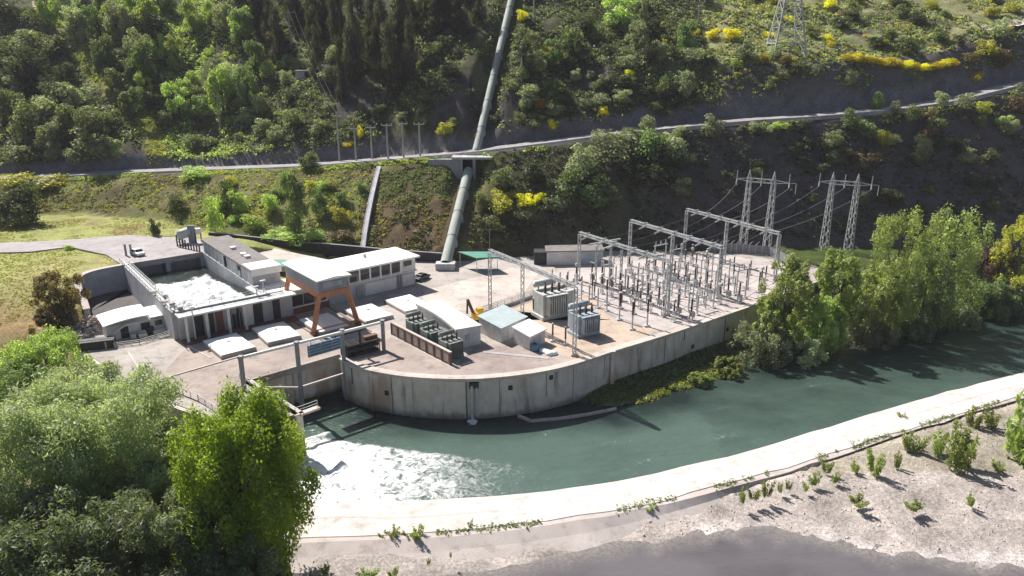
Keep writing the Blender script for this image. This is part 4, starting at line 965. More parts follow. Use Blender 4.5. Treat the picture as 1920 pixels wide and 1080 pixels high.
MB().beam(c+(0,0,1.4), c+(-1.2,.2,4.4), .4, .5).beam(c+(-1.2,.2,4.4), c+(-1.3,0,1.6), .3, .35).build('arm', M['rust'], th)
th = thing('kerb_wall', 'low dark kerb wall with mesh fence between the slab pavement and the tan gravel', 'fence', P(960,575,0))
kp = [P(u, v, 0) for u, v in ((850,590),(885,600),(905,590),(960,572),(1050,540),(1075,530))]
m = MB()
for a_, b_ in zip(kp[:-1], kp[1:]): m.beam(a_+(0,0,.3), b_+(0,0,.3), .4, .6)
m.build('kerb', M['yard'], th); railing([p+(0,0,.6) for p in kp[2:5]], 1.0, 2.0, M['fence'], 'mesh_fence', th, True)
th = thing('long_shed', 'long low shed with flat dark roof, white left half and blue grey right half', 'shed', P(1080,490,0))
l0 = np.array(P(1025,497)); l1_ = np.array(P(1130,495)); mid = l0*.42+l1_*.58
for a_, b_, mt, nm in ((l0, mid, 'wall_white', 'white_wall'), (mid+(.02,0,0), l1_, 'tx_blue', 'blue_wall')):
    MB().hexa([a_, b_, b_+(0,5,0), a_+(0,5,0)], [a_+(0,0,3.2), b_+(0,0,3.2), b_+(0,5,3.2), a_+(0,5,3.2)]).build(nm, M[mt], th)
MB().hexa([l0+(-.3,-.3,3.2), l1_+(.3,-.3,3.2), l1_+(.3,5.3,3.2), l0+(-.3,5.3,3.2)], [l0+(-.3,-.3,3.5), l1_+(.3,-.3,3.5), l1_+(.3,5.3,3.5), l0+(-.3,5.3,3.5)]).build('roof', M['roof_grey'], th)
MB().hexa([l0+(-3,.4,0), l0+(-.05,.4,0), l0+(-.05,4,0), l0+(-3,4,0)], [l0+(-3,.4,3.0), l0+(-.05,.4,3.0), l0+(-.05,4,3.0), l0+(-3,4,3.0)]).build('dark_bay', M['dark'], th)
for lab, quad, zt in (('sea green canopy roof on posts at the foot of the penstock', ((858,473),(918,473),(936,483),(893,485)), 3.4), ('sea green canopy roof between the long grey building and the crane', ((508,488),(536,488),(545,501),(514,501)), 4.6)):
    pts = [np.array(P(u, v, zt)) for u, v in quad]; th = thing('green_canopy', lab, 'canopy', (*(sum(pts)/4)[:2], 0), 'green canopies')
    MB().hexa([pts[3], pts[2], pts[1], pts[0]], [p+(0,0,.18) for p in (pts[3], pts[2], pts[1], pts[0])]).build('roof', M['green_roof'], th)
    for p in pts: q = p*.9+sum(pts)/4*.1; MB().beam((q[0],q[1],0), (q[0],q[1],zt-.01), .15).build('post', M['galv'], th)
# ------------------------------------------------------------------ switchyard gantries
def truss(m, a, b, w, h, ch=.11, lc=.08, n=None):
    a = np.array(a, float); b = np.array(b, float); d = b-a; L = np.linalg.norm(d); d /= L
    up = np.array((0,0,1.)) if abs(d[2]) < .9 else np.array((1.,0,0)); s = np.cross(d, up); s /= np.linalg.norm(s); up = np.cross(s, d)
    n = n or max(2, int(L/1.3)); cs = [(-1,-1),(1,-1),(1,1),(-1,1)]
    P_ = lambda k, t: a+d*L*t+s*cs[k][0]*w/2+up*cs[k][1]*h/2
    for k in range(4): m.beam(P_(k,0), P_(k,1), ch)
    for i in range(n):
        t0, t1 = i/n, (i+1)/n
        for k in range(4):
            k2 = (k+1) % 4
            m.beam(P_(k if i % 2 else k2, t0), P_(k2 if i % 2 else k, t1), lc)
    return m
def insul_string(m, a, b, r=.17):
    a = np.array(a, float); b = np.array(b, float); n = 7
    for i in range(n): m.cyl(a+(b-a)*(i+.15)/n, a+(b-a)*(i+.75)/n, r, r*.6, 8)
    m.beam(a, b, .06)
def gantry(label, t0, t1, mids, h, h_str):
    a = np.array(t0); b = np.array(t1); th = thing('switchyard_gantry', label, 'gantry', (a[0],a[1],0), 'steel gantries over the switchyard')
    truss(MB(), a+(0,0,-.1), b+(0,0,-.1), .55, .55, .15, .09).build('beam', M['galv'], th)
    for f in [0]+mids+[1]:
        p = a+(b-a)*f
        truss(MB(), (p[0],p[1],.3), (p[0],p[1],h-.4), .55, .55, .15, .09).build('post', M['galv'], th)
        MB().box((p[0],p[1],.2), (1.1,1.1,.4)).build('footing', M['yard_pale'], th)
    d = (b-a)/np.linalg.norm(b-a); n = np.array((-d[1], d[0], 0))
    if n[0] < 0: n = -n
    ends = []
    for i, f in enumerate(h_str):
        p = a+(b-a)*f+(0,0,-.4)
        for s in (1, -1):
            q = p+n*s*1.9+(0,0,-.45); m = MB(); insul_string(m, p, q, .2); m.build('insulator_string', M['insul_grey'], th)
        ends.append((p, n))
        MB().beam(p-n*.6+(0,0,.75), p+n*.6+(0,0,.75), .2).beam(p-n*.9+(0,0,-.0), p+n*.9+(0,0,-.0), .16).build('bracket', M['galv'], th)
    return th, ends
GT = [(P(918,469,12.4), P(1080,536,12.4), [.42], 12.4, []), (P(1087,436,11), P(1256,489,11), [], 11, [.1,.3,.42,.64,.76,.88]),
      (P(1183,413,11), P(1354,463,11), [.5], 11, [.18,.36,.52,.68,.8,.92]), (P(1288,392,10.8), P(1462,437,10.8), [.47], 10.8, [.12,.26,.4,.6,.73,.87])]
GL = ['front steel gantry over the tan gravel, with a lightning spike on its left post','second steel gantry from the tan gravel, over the left of the switchyard','third steel gantry, in the middle of the switchyard','farthest steel gantry, where the pylon lines land']
G = [gantry(l, *g) for l, g in zip(GL, GT)]
c = GT[0][0]; MB().beam(c+(0,0,0), c+(0,0,4.2), .09).build('lightning_spike', M['galv_dim'], G[0][0])
for k, (u, v, z) in enumerate(((1105,520,9.3),(1146,512,9),(1163,506,9.2))): pass
# auxiliary double arm beside the second gantry
c0_ = P(1122,455,8.6); c1_ = P(1160,446,8.6); th = thing('busbar_support', 'slim steel double arm frame behind the second gantry', 'support frame', (c0_[0],c0_[1],0))
for c in (P(1119,461,8.6), P(1146,463,8.6), P(1166,469,8.2)): truss(MB(), (c[0],c[1],0), c, .35, .35, .12, .08).build('post', M['galv'], th)
MB().beam(P(1103,459,8.7), P(1163,448,8.7), .3, .3).beam(P(1126,468,8.6), P(1160,456,8.6), .25).build('arm', M['galv'], th)

# ------------------------------------------------------------------ switchyard equipment rows
LIB = []
def proto_post(tall, dark):
    th = thing('post_insulator', None, 'insulator', (0,0,0))
    MB().beam((0,0,0), (0,0,tall), .22).box((0,0,.12), (.8,.8,.24)).build('support', M['galv'], th)
    m = MB(); pr = []
    for i in range(9): pr += [(.20,i*.24),(.11,i*.24+.12)]
    m.lathe((0,0,tall), pr, 8); m.build('insulator', M['insul' if dark else 'insul_grey'], th)
    MB().lathe((0,0,tall+2.1), [(.16,0),(.2,.12),(.05,.22)], 8).build('cap', M['galv'], th); return th
def proto_ct():
    th = thing('current_transformer', None, 'transformer', (0,0,0))
    m = MB(); truss(m, (0,0,.1), (0,0,2.2), .5, .5, .1, .06); m.box((0,0,.1), (.9,.9,.2)); m.build('support', M['galv'], th)
    pr = []
    for i in range(8): pr += [(.25-.01*i,i*.2),(.16-.008*i,i*.2+.1)]
    MB().lathe((0,0,2.25), pr, 8).build('insulator', M['insul'], th)
    MB().lathe((0,0,3.85), [(.18,0),(.36,.15),(.36,.5),(.2,.72),(.05,.75)], 10).build('head', M['tx'], th, True); return th
def proto_breaker():
    th = thing('circuit_breaker', None, 'breaker', (0,0,0))
    MB().beam((-.35,0,0), (-.35,0,1.7), .16).beam((.35,0,0), (.35,0,1.7), .16).box((0,.0,1.75), (1.2,.5,.2)).build('support', M['galv'], th)
    MB().box((0,.42,1.1), (.8,.45,1.0)).build('cabinet', M['tx'], th)
    pr = []
    for i in range(12): pr += [(.22,i*.22),(.13,i*.22+.11)]
    MB().lathe((0,0,1.86), pr, 8).build('insulator', M['insul'], th)
    MB().beam((-.7,0,4.55), (.7,0,4.55), .16).build('terminal', M['galv'], th); return th
def proto_disc():
    th = thing('disconnector', None, 'disconnector', (0,0,0))
    for s in (-1.3,1.3): MB().beam((s,0,0), (s,0,2.6), .2).build('leg', M['galv'], th)
    MB().beam((-1.9,0,2.7), (1.9,0,2.7), .26, .2).build('beam', M['galv'], th)
    for x in (-1.5,0,1.5):
        pr = []
        for i in range(6): pr += [(.18,i*.22),(.1,i*.22+.11)]
        MB().lathe((x,0,2.81), pr, 8).build('insulator', M['insul_grey'], th)
    m = MB(); [m.beam((x,-.9,4.2), (x,.9,4.2), .1) for x in (-1.5,0,1.5)]; m.build('blade', M['galv'], th); return th
def proto_frame():
    th = thing('busbar_stand', None, 'support frame', (0,0,0))
    for s in (-1.8,1.8): MB().beam((s,0,0), (s,0,4.9), .2).build('leg', M['galv'], th)
    MB().beam((-2.2,0,5.0), (2.2,0,5.0), .22).build('beam', M['galv'], th)
    for x in (-1.6,0,1.6): MB().lathe((x,0,5.11), [(.17,0),(.1,.1),(.17,.25),(.1,.35),(.17,.5),(.1,.6),(.15,.8),(.05,1.0)], 8).build('insulator', M['insul_grey'], th)
    return th
KIND = {'tall': lambda: proto_post(2.4, True), 'grey': lambda: proto_post(2.0, False), 'short': lambda: proto_post(1.2, True), 'ct': proto_ct, 'brk': proto_breaker, 'disc': proto_disc, 'frame': proto_frame}
used = {}
CATS = {'tall':'insulator','grey':'insulator','short':'insulator','ct':'transformer','brk':'circuit breaker','disc':'disconnector','frame':'busbar stand'}
def equip(kind, x, y, label, group, rz=0):
    if kind not in used: o = KIND[kind](); used[kind] = o
    else: o = copy_tree(used[kind])
    o.location = (x, y, .015); o.rotation_euler = (0,0,rz); tag(o, label, CATS[kind], group); return o
yr = P(1256,489,11)[:2]-P(1087,436,11)[:2]; yr = yr/np.linalg.norm(yr); yq = np.array((-yr[1], yr[0]))
if yq[0] < 0: yq = -yq
O0 = np.array(P(1087,436,11)[:2])
NAMES = {'tall':'tall brown insulator post','grey':'grey insulator post','short':'short brown insulator post','ct':'grey headed current transformer','brk':'brown circuit breaker','disc':'three pole disconnector','frame':'tall busbar stand'}
ORD = ['first','second','third','fourth','fifth','sixth','seventh','eighth','ninth','tenth','eleventh','twelfth']
ROWS = [(-8.2,'grey',2.6,'left of second gantry'),(-4.6,'short',4.2,'close left of second gantry'),(-1.6,'ct',2.9,'under second gantry'),(1.6,'brk',2.9,'just right of second gantry'),(4.9,'grey',2.6,'left row between second and third gantries'),(7.9,'disc',4.6,'midway between second and third gantries'),(10.8,'grey',2.7,'right row between second and third gantries'),(13.6,'ct',3.0,'just left of third gantry'),(17.6,'brk',3.0,'just right of third gantry'),(20.6,'grey',2.7,'left row between third and farthest gantries'),(23.6,'frame',4.9,'midway between third and farthest gantries'),(26.6,'tall',3.6,'right row between third and farthest gantries'),(30.0,'ct',4.0,'close to farthest gantry'),(35.0,'short',4.4,'beyond farthest gantry')]
Wp = [tuple(p) for p in YARD]
for ri, (qo, kd, st, where) in enumerate(ROWS):
    pts = []
    s = 1.0+(ri*1.37) % 2.2
    while s < 44:
        p = O0+yq*qo+yr*s+np.array((random.uniform(-.25,.25), random.uniform(-.25,.25)))
        d = np.min(np.hypot(W0[:,0]-p[0], W0[:,1]-p[1]))
        if inpoly(np.array([p[0]]), np.array([p[1]]), Wp)[0] and d > 2.0 and not (qo < -2 and s > 24): pts.append(p)
        s += st
    for i, p in enumerate(pts[::-1]):
        if random.random() < .1: continue
        equip(kd, p[0], p[1], f'{NAMES[kd]}, {ORD[min(i,11)]} from the wall, {where}', 'switchgear '+where, math.atan2(yr[1], yr[0])+(math.pi/2 if kd in ('disc','frame') else 0))
for k, (u, v, lab) in enumerate(((1036,640,'short brown insulator post before the blue grey transformer, nearer the small shed'),(1060,647,'short brown insulator post before the blue grey transformer, nearer the river wall'),(1000,590,'short brown insulator post left of the tall main transformer'))):
    p = P(u, v, 0); equip('short', p[0], p[1], lab, 'insulator posts by the main transformers')
for k, (u, v, lab) in enumerate(((1161,600,'tall dark insulator column at the left front of the switchyard'),(1185,618,'tall dark insulator column second along the front edge of the switchyard'),(1213,612,'tall dark insulator column third along the front edge of the switchyard'),(1110,560,'tall dark insulator column right behind the main transformers'),(1137,572,'tall dark insulator column between the transformers and the second gantry'))):
    p = P(u, v, 0); o = equip('tall', p[0], p[1], lab, 'dark columns at the front of the switchyard'); o.scale = (1.25,1.25,1.2)
for k, (u, v) in enumerate(((1075,675),)):
    pass
# ------------------------------------------------------------------ twin lattice pylons behind the yard
def hpylon(label, tl, tr, span, arml, armr):
    a, b = np.array(tl), np.array(tr); c = (a+b)/2; d = (b-a)/np.linalg.norm(b-a)
    th = thing('lattice_pylon', label, 'pylon', (c[0],c[1],0), 'twin mast pylons behind the switchyard')
    for p in (a, b):
        m = MB(); z1 = p[2]; n = 13
        for sx, sy in ((-1,-1),(1,-1),(1,1),(-1,1)): m.beam((p[0]+sx*.85,p[1]+sy*.85,-.5), (p[0]+sx*.42,p[1]+sy*.42,z1), .16)
        for i in range(n):
            z0 = z1*i/n; z2 = z1*(i+1)/n; w0 = .85-.43*i/n; w2 = .85-.43*(i+1)/n; cs = [(-1,-1),(1,-1),(1,1),(-1,1)]
            for k in range(4):
                k2 = (k+1) % 4; A_, B_ = (k, k2) if i % 2 else (k2, k)
                m.beam((p[0]+cs[A_][0]*w0,p[1]+cs[A_][1]*w0,z0), (p[0]+cs[B_][0]*w2,p[1]+cs[B_][1]*w2,z2), .09)
        m.build('mast', M['galv'], th)
        m = MB()
        for sx, sy in ((-1,-1),(1,-1),(1,1),(-1,1)): m.beam((p[0]+sx*.42,p[1]+sy*.42,z1), (p[0],p[1],z1+2.6), .1)
        m.build('peak', M['galv'], th)
    e0 = a-d*arml; e1 = b+d*armr; m = MB(); truss(m, a-d*.0, b, .8, .9, .12, .08); m.beam(a+(0,0,.45), e0, .14); m.beam(a+(0,0,-.45), e0, .14); m.beam(b+(0,0,.45), e1, .14); m.beam(b+(0,0,-.45), e1, .14); m.build('cross_arm', M['galv'], th)
    n = np.array((-d[1], d[0], 0)); 
    if n[0] > 0: n = -n
    att = []
    for p in (e0, (a+b)/2, e1):
        q = p+n*1.7+(0,0,-1.0); m = MB(); insul_string(m, p, q, .2); m.build('insulator_string', M['insul_grey'], th)
        m = MB(); insul_string(m, p+(0,0,.2), p+(0,0,2.2), .16); m.build('jumper_insulator', M['insul_grey'], th); att.append((q, p+(0,0,2.2)))
    q = e1; m = MB(); m.beam(q, q+(d*1.6), .1); m.beam(q+d*1.6, q+d*1.6+(0,0,-2.6), .12); m.build('side_arm', M['galv'], th)
    return th, att
y1, y2 = 203.0, 186.0
def Pz(u, v, y):   # point on the vertical plane y
    d = ray(u, v); t = y/d[1]; return np.array((d[0]*t, y, CAMH+d[2]*t))
p1 = hpylon('twin mast lattice pylon behind the farthest gantry, left one', Pz(1405,337,183.5), Pz(1451,341,181.5), 0, 2.9, 3.6)
p2 = hpylon('twin mast lattice pylon right of the farthest gantry, in front of the dark cliff', Pz(1561,342,186), Pz(1608,345,183.5), 0, 3.0, 3.2)
def wire(name_pts, sag, label, group, r=.04):
    a, b = np.array(name_pts[0]), np.array(name_pts[1]); m = MB(); n = 10
    pts = [a+(b-a)*i/n-np.array((0,0,sag*4*(i/n)*(1-i/n))) for i in range(n+1)]
    m.tube(pts, r, 5); return tag(m.build('power_line', M['wire']), label, 'wire', group)
ends4 = G[3][1]
for k in range(3):
    wire((p1[1][k][0], ends4[k][0]+ends4[k][1]*1.9+(0,0,-.45)), 1.0, 'sagging conductor from the left pylon down to the farthest gantry', 'conductors from the left pylon', .06)
    wire((p2[1][k][0], ends4[k+3][0]+ends4[k+3][1]*1.9+(0,0,-.45)), 1.0, 'sagging conductor from the right pylon down to the farthest gantry', 'conductors from the right pylon', .06)
for k in range(6):
    for ga, gb_, lab in ((2,3,'conductor strung between the third and farthest gantries'),(1,2,'conductor strung between the second and third gantries')):
        a = G[ga][1][k]; b = G[gb_][1][k]
        wire((a[0]+a[1]*1.9+(0,0,-.45), b[0]-b[1]*1.9+(0,0,-.45)), .5, lab, lab.replace('conductor','conductors'), .05)
# perimeter fence at the far end of the yard
th = thing('perimeter_fence', 'grey mesh perimeter fence with leaning posts at the far end of the switchyard', 'fence', P(1400,485,0))
fp = [P(1330,472,0), P(1380,474,0), P(1440,479,0), P(1478,497,0), P(1500,528,0)]
m = MB()
for a_, b_ in zip(fp[:-1], fp[1:]): m.beam(a_+(0,0,1.2), b_+(0,0,1.2), .08, 2.3)
m.build('mesh_panel', M['fence'], th); m = MB()
for a_, b_ in zip(fp[:-1], fp[1:]):
    for i in range(5): q = a_+(b_-a_)*i/5; MB().beam(q, q+(0,0,2.55), .14).beam(q+(0,0,2.5), q+(.7,-.2,3.3), .12).build('post', M['galv'], th)

# ------------------------------------------------------------------ penstock, bridge, channel
def pipe_run(th, a, b, r, step, first=True):
    L = np.linalg.norm(b-a); n = int(L/step); d = (b-a)/L
    for i in range(n):
        MB().cyl(a+d*L*i/n, a+d*L*(i+1)/n, r, r, 18, False).build('pipe_section', M['pipe'], th, True)
    for i in range(1, n):
        q = a+d*L*i/n; MB().cyl(q-d*.08, q+d*.08, r+.05, r+.05, 18).build('collar', M['dark'], th)
        s = np.array((q[0], q[1], q[2]-r*.75)); MB().box(s+(0,0,-.4), (r*2.1,1.4,1.6)).build('saddle', M['wall_grey'], th)
th = thing('penstock_pipe', 'thick pale green penstock pipe running down the slope below the road', 'pipe', PIPE_LO[0], 'penstock')
pipe_run(th, PIPE_LO[0]-(PIPE_LO[1]-PIPE_LO[0])*.02, PIPE_LO[1]+(PIPE_LO[1]-PIPE_LO[0])*.02, 1.28, 9.0)
q = PIPE_LO[0]; MB().box(q+(0,-1.2,-.6), (4.5,2.6,1.8)).build('anchor_block', M['wall_grey'], th)
th = thing('penstock_pipe', 'thick pale green penstock pipe climbing the dark hillside above the road', 'pipe', PIPE_UP[0], 'penstock')
pipe_run(th, PIPE_UP[0]-_dir*.04, PIPE_UP[1], 1.12, 11.0)
bx = Pz(874,296,204.2); bz = float(li(Rp, bx[0], 2)); by = float(li(Rp, bx[0], 1)); y0 = PIPE_LO[1][1]-.4; ob = Pz(877,323,y0); ot = Pz(877,299,y0)
th = thing('road_bridge', 'grey concrete road bridge with a dark opening where the penstock passes under', 'bridge', (ob[0], y0, ob[2]))
hz_ = ot[2]-ob[2]
MB().box((ob[0], (y0+by)/2+.4, (ot[2]+ob[2])/2), (2.6, by-y0, hz_)).build('opening', M['black'], th)  # solid black box, the shade under the bridge put into its colour
for s in (-1.75, 1.75): MB().box((ob[0]+s, (y0+by)/2, (ot[2]+ob[2])/2-1.2), (.8, by-y0+.4, hz_+2.4)).build('abutment', M['crane_grey'], th)
MB().box((ob[0]+1.2, (y0+by)/2+.6, ot[2]+.3), (11, by-y0+1.6, .6)).build('deck_edge', M['wall_grey'], th)
MB().hexa([(ob[0]-11,by-1.2,ot[2]-3.2),(ob[0]-2.2,y0+.3,ob[2]-4.5),(ob[0]-2.2,by+.5,ob[2]-4.5),(ob[0]-11,by+.5,ot[2]-3.2)], [(ob[0]-11,by-.6,ot[2]-.6),(ob[0]-2.2,y0+.6,ot[2]-.1),(ob[0]-2.2,by+.5,ot[2]-.1),(ob[0]-11,by+.5,ot[2]-.6)]).build('wing_wall', M['crane_grey'], th)
railing([(ob[0]-4,y0+.1,ot[2]+.6),(ob[0]+6.4,y0+.1,ot[2]+.6)], 1.0, 2.0, M['galv_dim'], parent=th)
cc = [cast(u, v, False) for u, v in [(711,318),(704,345),(697,375),(690,410),(684,445),(680,478)]]
th = thing('spillway_channel', 'narrow pale concrete spillway chute running down the slope behind the control building', 'channel', cc[-1])
m = MB()
for a_, b_ in zip(cc[:-1], cc[1:]):
    k = 4
    for i in range(k):
        p = a_+(b_-a_)*i/k; q = a_+(b_-a_)*(i+1)/k; m.beam(p+(0,0,.6), q+(0,0,.6), 1.0, .9)
        for s in (-.55,.55): m.beam(p+(s,0,.65), q+(s,0,.65), .12, 1.0)
m.build('chute', M['chan'], th)
# ------------------------------------------------------------------ poles on the hill
def on_ground(u, v): return cast(u, v, True)
def tpole(label, u, vb, vt, arm, grp, dbl=False, mat='pole'):
    g = on_ground(u, vb); d = ray(u, vt); t = g[1]/d[1]; zt = CAMH+d[2]*t; h = zt-g[2]
    th = thing('utility_pole', label, 'pole', g, grp)
    m = MB(); m.cyl(g+(0,0,-1), g+(0,0,h), .30, .20, 8)
    m.build('pole_shaft', M[mat], th)
    MB().beam(g+(-arm,0,h-.2), g+(arm,0,h-.2), .28, .24).build('crossarm', M[mat], th)
    tips = []
    for s in (-1,0,1):
        p = g+(arm*.9*s,0,h-.1); MB().lathe(p, [(.1,0),(.16,.15),(.08,.25),(.14,.4),(.05,.6)], 6).build('insulator', M['insul_grey'], th); tips.append(p+(0,0,.6))
    return th, tips
TP = []
for (u, vb, vt, lab) in ((637,304,216,'tallest pale pole at the left end of the roadside row'),(668,303,240,'pale pole beside a yellow bush, second in the roadside row'),(698,300,238,'pale pole with crossarm, left of the middle pair in the roadside row'),(728,300,234,'pale pole left of the penstock side pair in the roadside row'),(757,297,231,'pale pole with wide crossarm, next to last in the roadside row'),(788,294,232,'pale pole at the penstock end of the roadside row')):
    TP.append(tpole(lab, u, vb, vt, 1.5, 'six pale poles along the hill road'))
HP = tpole('tall grey T pole on the dark upper hillside at the left', 546, 92, 22, 2.4, None, mat='galv_dim')
MP = tpole('slim pale pole on the slope just right of the penstock', 978, 155, 101, 1.0, None, mat='pole')
UP_ = tpole('slim pale pole on the upper slope right of the penstock at the top', 1001, 42, -14, 1.2, None, mat='pole')
RP = tpole('slim T pole on the upper hillside left of the lattice tower', 1309, 48, 3, 1.8, None, mat='galv_dim')
LPp = tpole('slim grey pole among bushes on the left hillside', 413, 235, 180, .7, None, mat='galv_dim')
for k in range(3):
    wire((TP[5][1][k], MP[1][k]), 1.2, 'thin line from the roadside poles up to the pole by the penstock', 'lines across the penstock', .022)
    wire((TP[0][1][k], HP[1][k]), 1.5, 'thin line from the tallest roadside pole up to the left hillside pole', 'lines up the left hillside', .022)
    if k != 1: wire((TP[3][1][k], MP[1][k]), 1.2, 'thin line from the roadside poles up to the pole by the penstock', 'lines across the penstock', .022)
# big lattice tower at the top right
gb_ = [on_ground(u, v) for u, v in ((1450,112),(1512,112))]; c = (gb_[0]+gb_[1])/2; wd = np.linalg.norm(gb_[1]-gb_[0])/2
th = thing('lattice_tower', 'large pale lattice transmission tower on the sunlit hilltop, cut by the top edge', 'tower', c)
H_ = 34.; cs = [(-1,-1),(1,-1),(1,1),(-1,1)]
wz = lambda z: wd*(1-.8*min(z/26., 1)) if z < 26 else wd*.2
cp = c+(0,wd,0)
m = MB()
for sx, sy in cs: 
    for z0, z1 in ((-2,26),(26,H_)): m.beam((cp[0]+sx*wz(z0),cp[1]+sy*wz(z0),c[2]+z0), (cp[0]+sx*wz(z1),cp[1]+sy*wz(z1),c[2]+z1), .38)
m.build('leg', M['galv'], th); m = MB(); zs_ = [0,4.6,9,13,16.5,19.5,22,24,26,28,30,32,34]
for z0, z1 in zip(zs_[:-1], zs_[1:]):
    for k in range(4):
        k2 = (k+1) % 4; p_ = lambda kk, z: (cp[0]+cs[kk][0]*wz(z), cp[1]+cs[kk][1]*wz(z), c[2]+z)
        m.beam(p_(k, z1), p_(k2, z1), .34 if z1 == 4.6 else .14)
        if z0 >= 4: m.beam(p_(k, z0), p_(k2, z1), .13); m.beam(p_(k2, z0), p_(k, z1), .13)
        else: m.beam(p_(k, z0), tuple((np.array(p_(k, z1))+np.array(p_(k2, z1)))/2), .14); m.beam(p_(k2, z0), tuple((np.array(p_(k, z1))+np.array(p_(k2, z1)))/2), .14)
m.build('lacing', M['galv'], th)
m = MB()
for z in (24, 28, 32): truss(m, (cp[0]-8,cp[1],c[2]+z), (cp[0]+8,cp[1],c[2]+z), .8, .8, .16, .1)
m.build('cross_arm', M['galv'], th)
# grey hut among the trees
g = on_ground(572,146); th = thing('hillside_hut', 'small grey flat roofed hut half hidden among bushes on the hillside', 'hut', g)
MB().box(g+(0,1.5,.6), (6.0,3.6,3.0)).build('wall', M['wall_grey'], th); MB().box(g+(0,1.5,2.25), (6.8,4.4,.3)).build('roof', M['galv_dim'], th); MB().box(g+(.6,-.35,.9), (1.1,.12,2.0)).build('door', M['dark'], th)
# ------------------------------------------------------------------ foliage
KC = {'dark':((.026,.034,.016),(.055,.066,.03)), 'olive':((.06,.07,.034),(.115,.13,.06)), 'grey':((.085,.10,.065),(.17,.185,.12)), 'pale':((.13,.15,.10),(.23,.25,.17)),
 'mid':((.055,.08,.035),(.115,.15,.06)), 'bright':((.12,.155,.05),(.235,.285,.095)), 'yellow':((.50,.44,.015),(.74,.66,.035)), 'orange':((.40,.22,.03),(.55,.33,.05)),
 'yolive':((.16,.165,.03),(.31,.29,.05)), 'purple':((.07,.035,.045),(.14,.075,.075)), 'brown':((.08,.06,.03),(.16,.115,.055)), 'tall':((.035,.038,.026),(.085,.085,.06)),
 'willow':((.15,.18,.105),(.30,.335,.21)), 'lime':((.13,.19,.015),(.27,.35,.03)), 'shade':((.09,.11,.06),(.18,.21,.12)), 'riv':((.13,.165,.05),(.25,.29,.095))}  # shade kind: willow green darkened, self-shadow put into the leaf colour
for k_ in KC:
    f_ = {'yellow':1,'orange':1,'dark':1.7,'purple':1.4,'tall':1.2,'willow':1.5,'riv':1.4,'lime':1.22,'shade':1.15,'bright':2.0,'olive':1.9,'grey':2.0,'mid':1.9,'pale':2.0,'yolive':1.6}.get(k_, 1.4); KC[k_] = tuple(tuple(min(.75, x*f_) for x in c) for c in KC[k_])
WORD = {'dark':'dark green','olive':'olive green','grey':'grey green','pale':'pale silvery','mid':'mid green','bright':'bright green','yellow':'yellow flowering','orange':'orange flowering','yolive':'yellowish green','purple':'purplish','brown':'brownish','tall':'dark feathery','willow':'silvery','lime':'lime green','shade':'dull green','riv':'fresh green'}
def leafmesh(name, blobs, n, size, asp, cols, seed, up=.25, flat=.65, vert=0.0, shell=.5, zmin=None, shade_bias=None):
    g = np.random.default_rng(seed); b = np.array(blobs, float); k = len(b)
    area = (b[:,3]*b[:,4]+b[:,4]*b[:,5]+b[:,3]*b[:,5]); i = g.choice(k, n, p=area/area.sum())
    d = g.normal(size=(n,3)); d[:,2] += up; d /= np.linalg.norm(d, axis=1)[:,None]
    r = shell+(1-shell)*np.sqrt(g.random(n)); r *= 1+.16*g.normal(size=n)
    # leaf sprays: leaves gather in small clusters, gaps between
    p = b[i,:3]+d*b[i,3:6]*r[:,None]
    nr = d*flat+g.normal(size=(n,3))*.48; nr /= np.linalg.norm(nr, axis=1)[:,None]
    t = g.normal(size=(n,3)); t[:,2] += vert*np.sign(g.random(n)-.0)*3; t -= nr*(t*nr).sum(1)[:,None]; t /= np.linalg.norm(t, axis=1)[:,None]
    s = np.cross(nr, t); sz = size*(.55+.9*g.random(n))
    if zmin is not None: p[:,2] = np.maximum(p[:,2], zmin)
    a = t*(sz*asp)[:,None]; c = s*(sz/asp)[:,None]
    v = np.stack([p-a, p+c*.9-a*.1, p+a, p-c*.9-a*.1], 1).reshape(-1, 3)
    f = np.arange(4*n).reshape(n, 4)
    me = bpy.data.meshes.new(name); fill(me, v, f)
    m = np.clip(.55*g.random(k)[i]+.45*g.random(n), 0, 1)[:,None]
    colr = np.array(cols[0])*(1-m)+np.array(cols[1])*m
    at = me.attributes.new('col', 'FLOAT_COLOR', 'FACE'); at.data.foreach_set('color', np.concatenate([colr, np.ones((n,1))], 1).astype(np.float32).reshape(-1))
    me.materials.append(M['leaf']); return me
def bush_blobs(seed, k=11, tall=False):
    g = random.Random(seed); b = []
    for _ in range(k):
        a = g.random()*6.28; rr = g.random()**.6*.33; z = g.uniform(.16,.78)
        q = .5*math.sqrt(max(.08, 1-((z-.45)/.6)**2)); rr = min(rr, q*.75); s = g.uniform(.13,.24)
        b.append((math.cos(a)*rr, math.sin(a)*rr, z, s, s, s*g.uniform(.7,1.0)))
    b.append((0,0,.32,.36,.36,.3)); return b
def tree_blobs(seed, k=20):
    g = random.Random(seed); b = []
    for _ in range(k):
        a = g.random()*6.28; z = g.uniform(.22,.93); q = .46*math.sin(math.pi*min(max((z-.05)/1.0,.05),.97))**.7; rr = q*g.uniform(.35,.85); s = g.uniform(.10,.19)
        b.append((math.cos(a)*rr, math.sin(a)*rr, z, s, s, s*g.uniform(.8,1.15)))
    return b
def tall_blobs(seed):
    g = random.Random(seed); b = []
    for i in range(26):
        z = .12+.84*i/25; q = .5*(1-z)**.6*g.uniform(.5,1)+.06; a = g.random()*6.28
        b.append((math.cos(a)*q*.6, math.sin(a)*q*.6, z, q*.5+.06, q*.5+.06, .05+.05*g.random()))
    return b
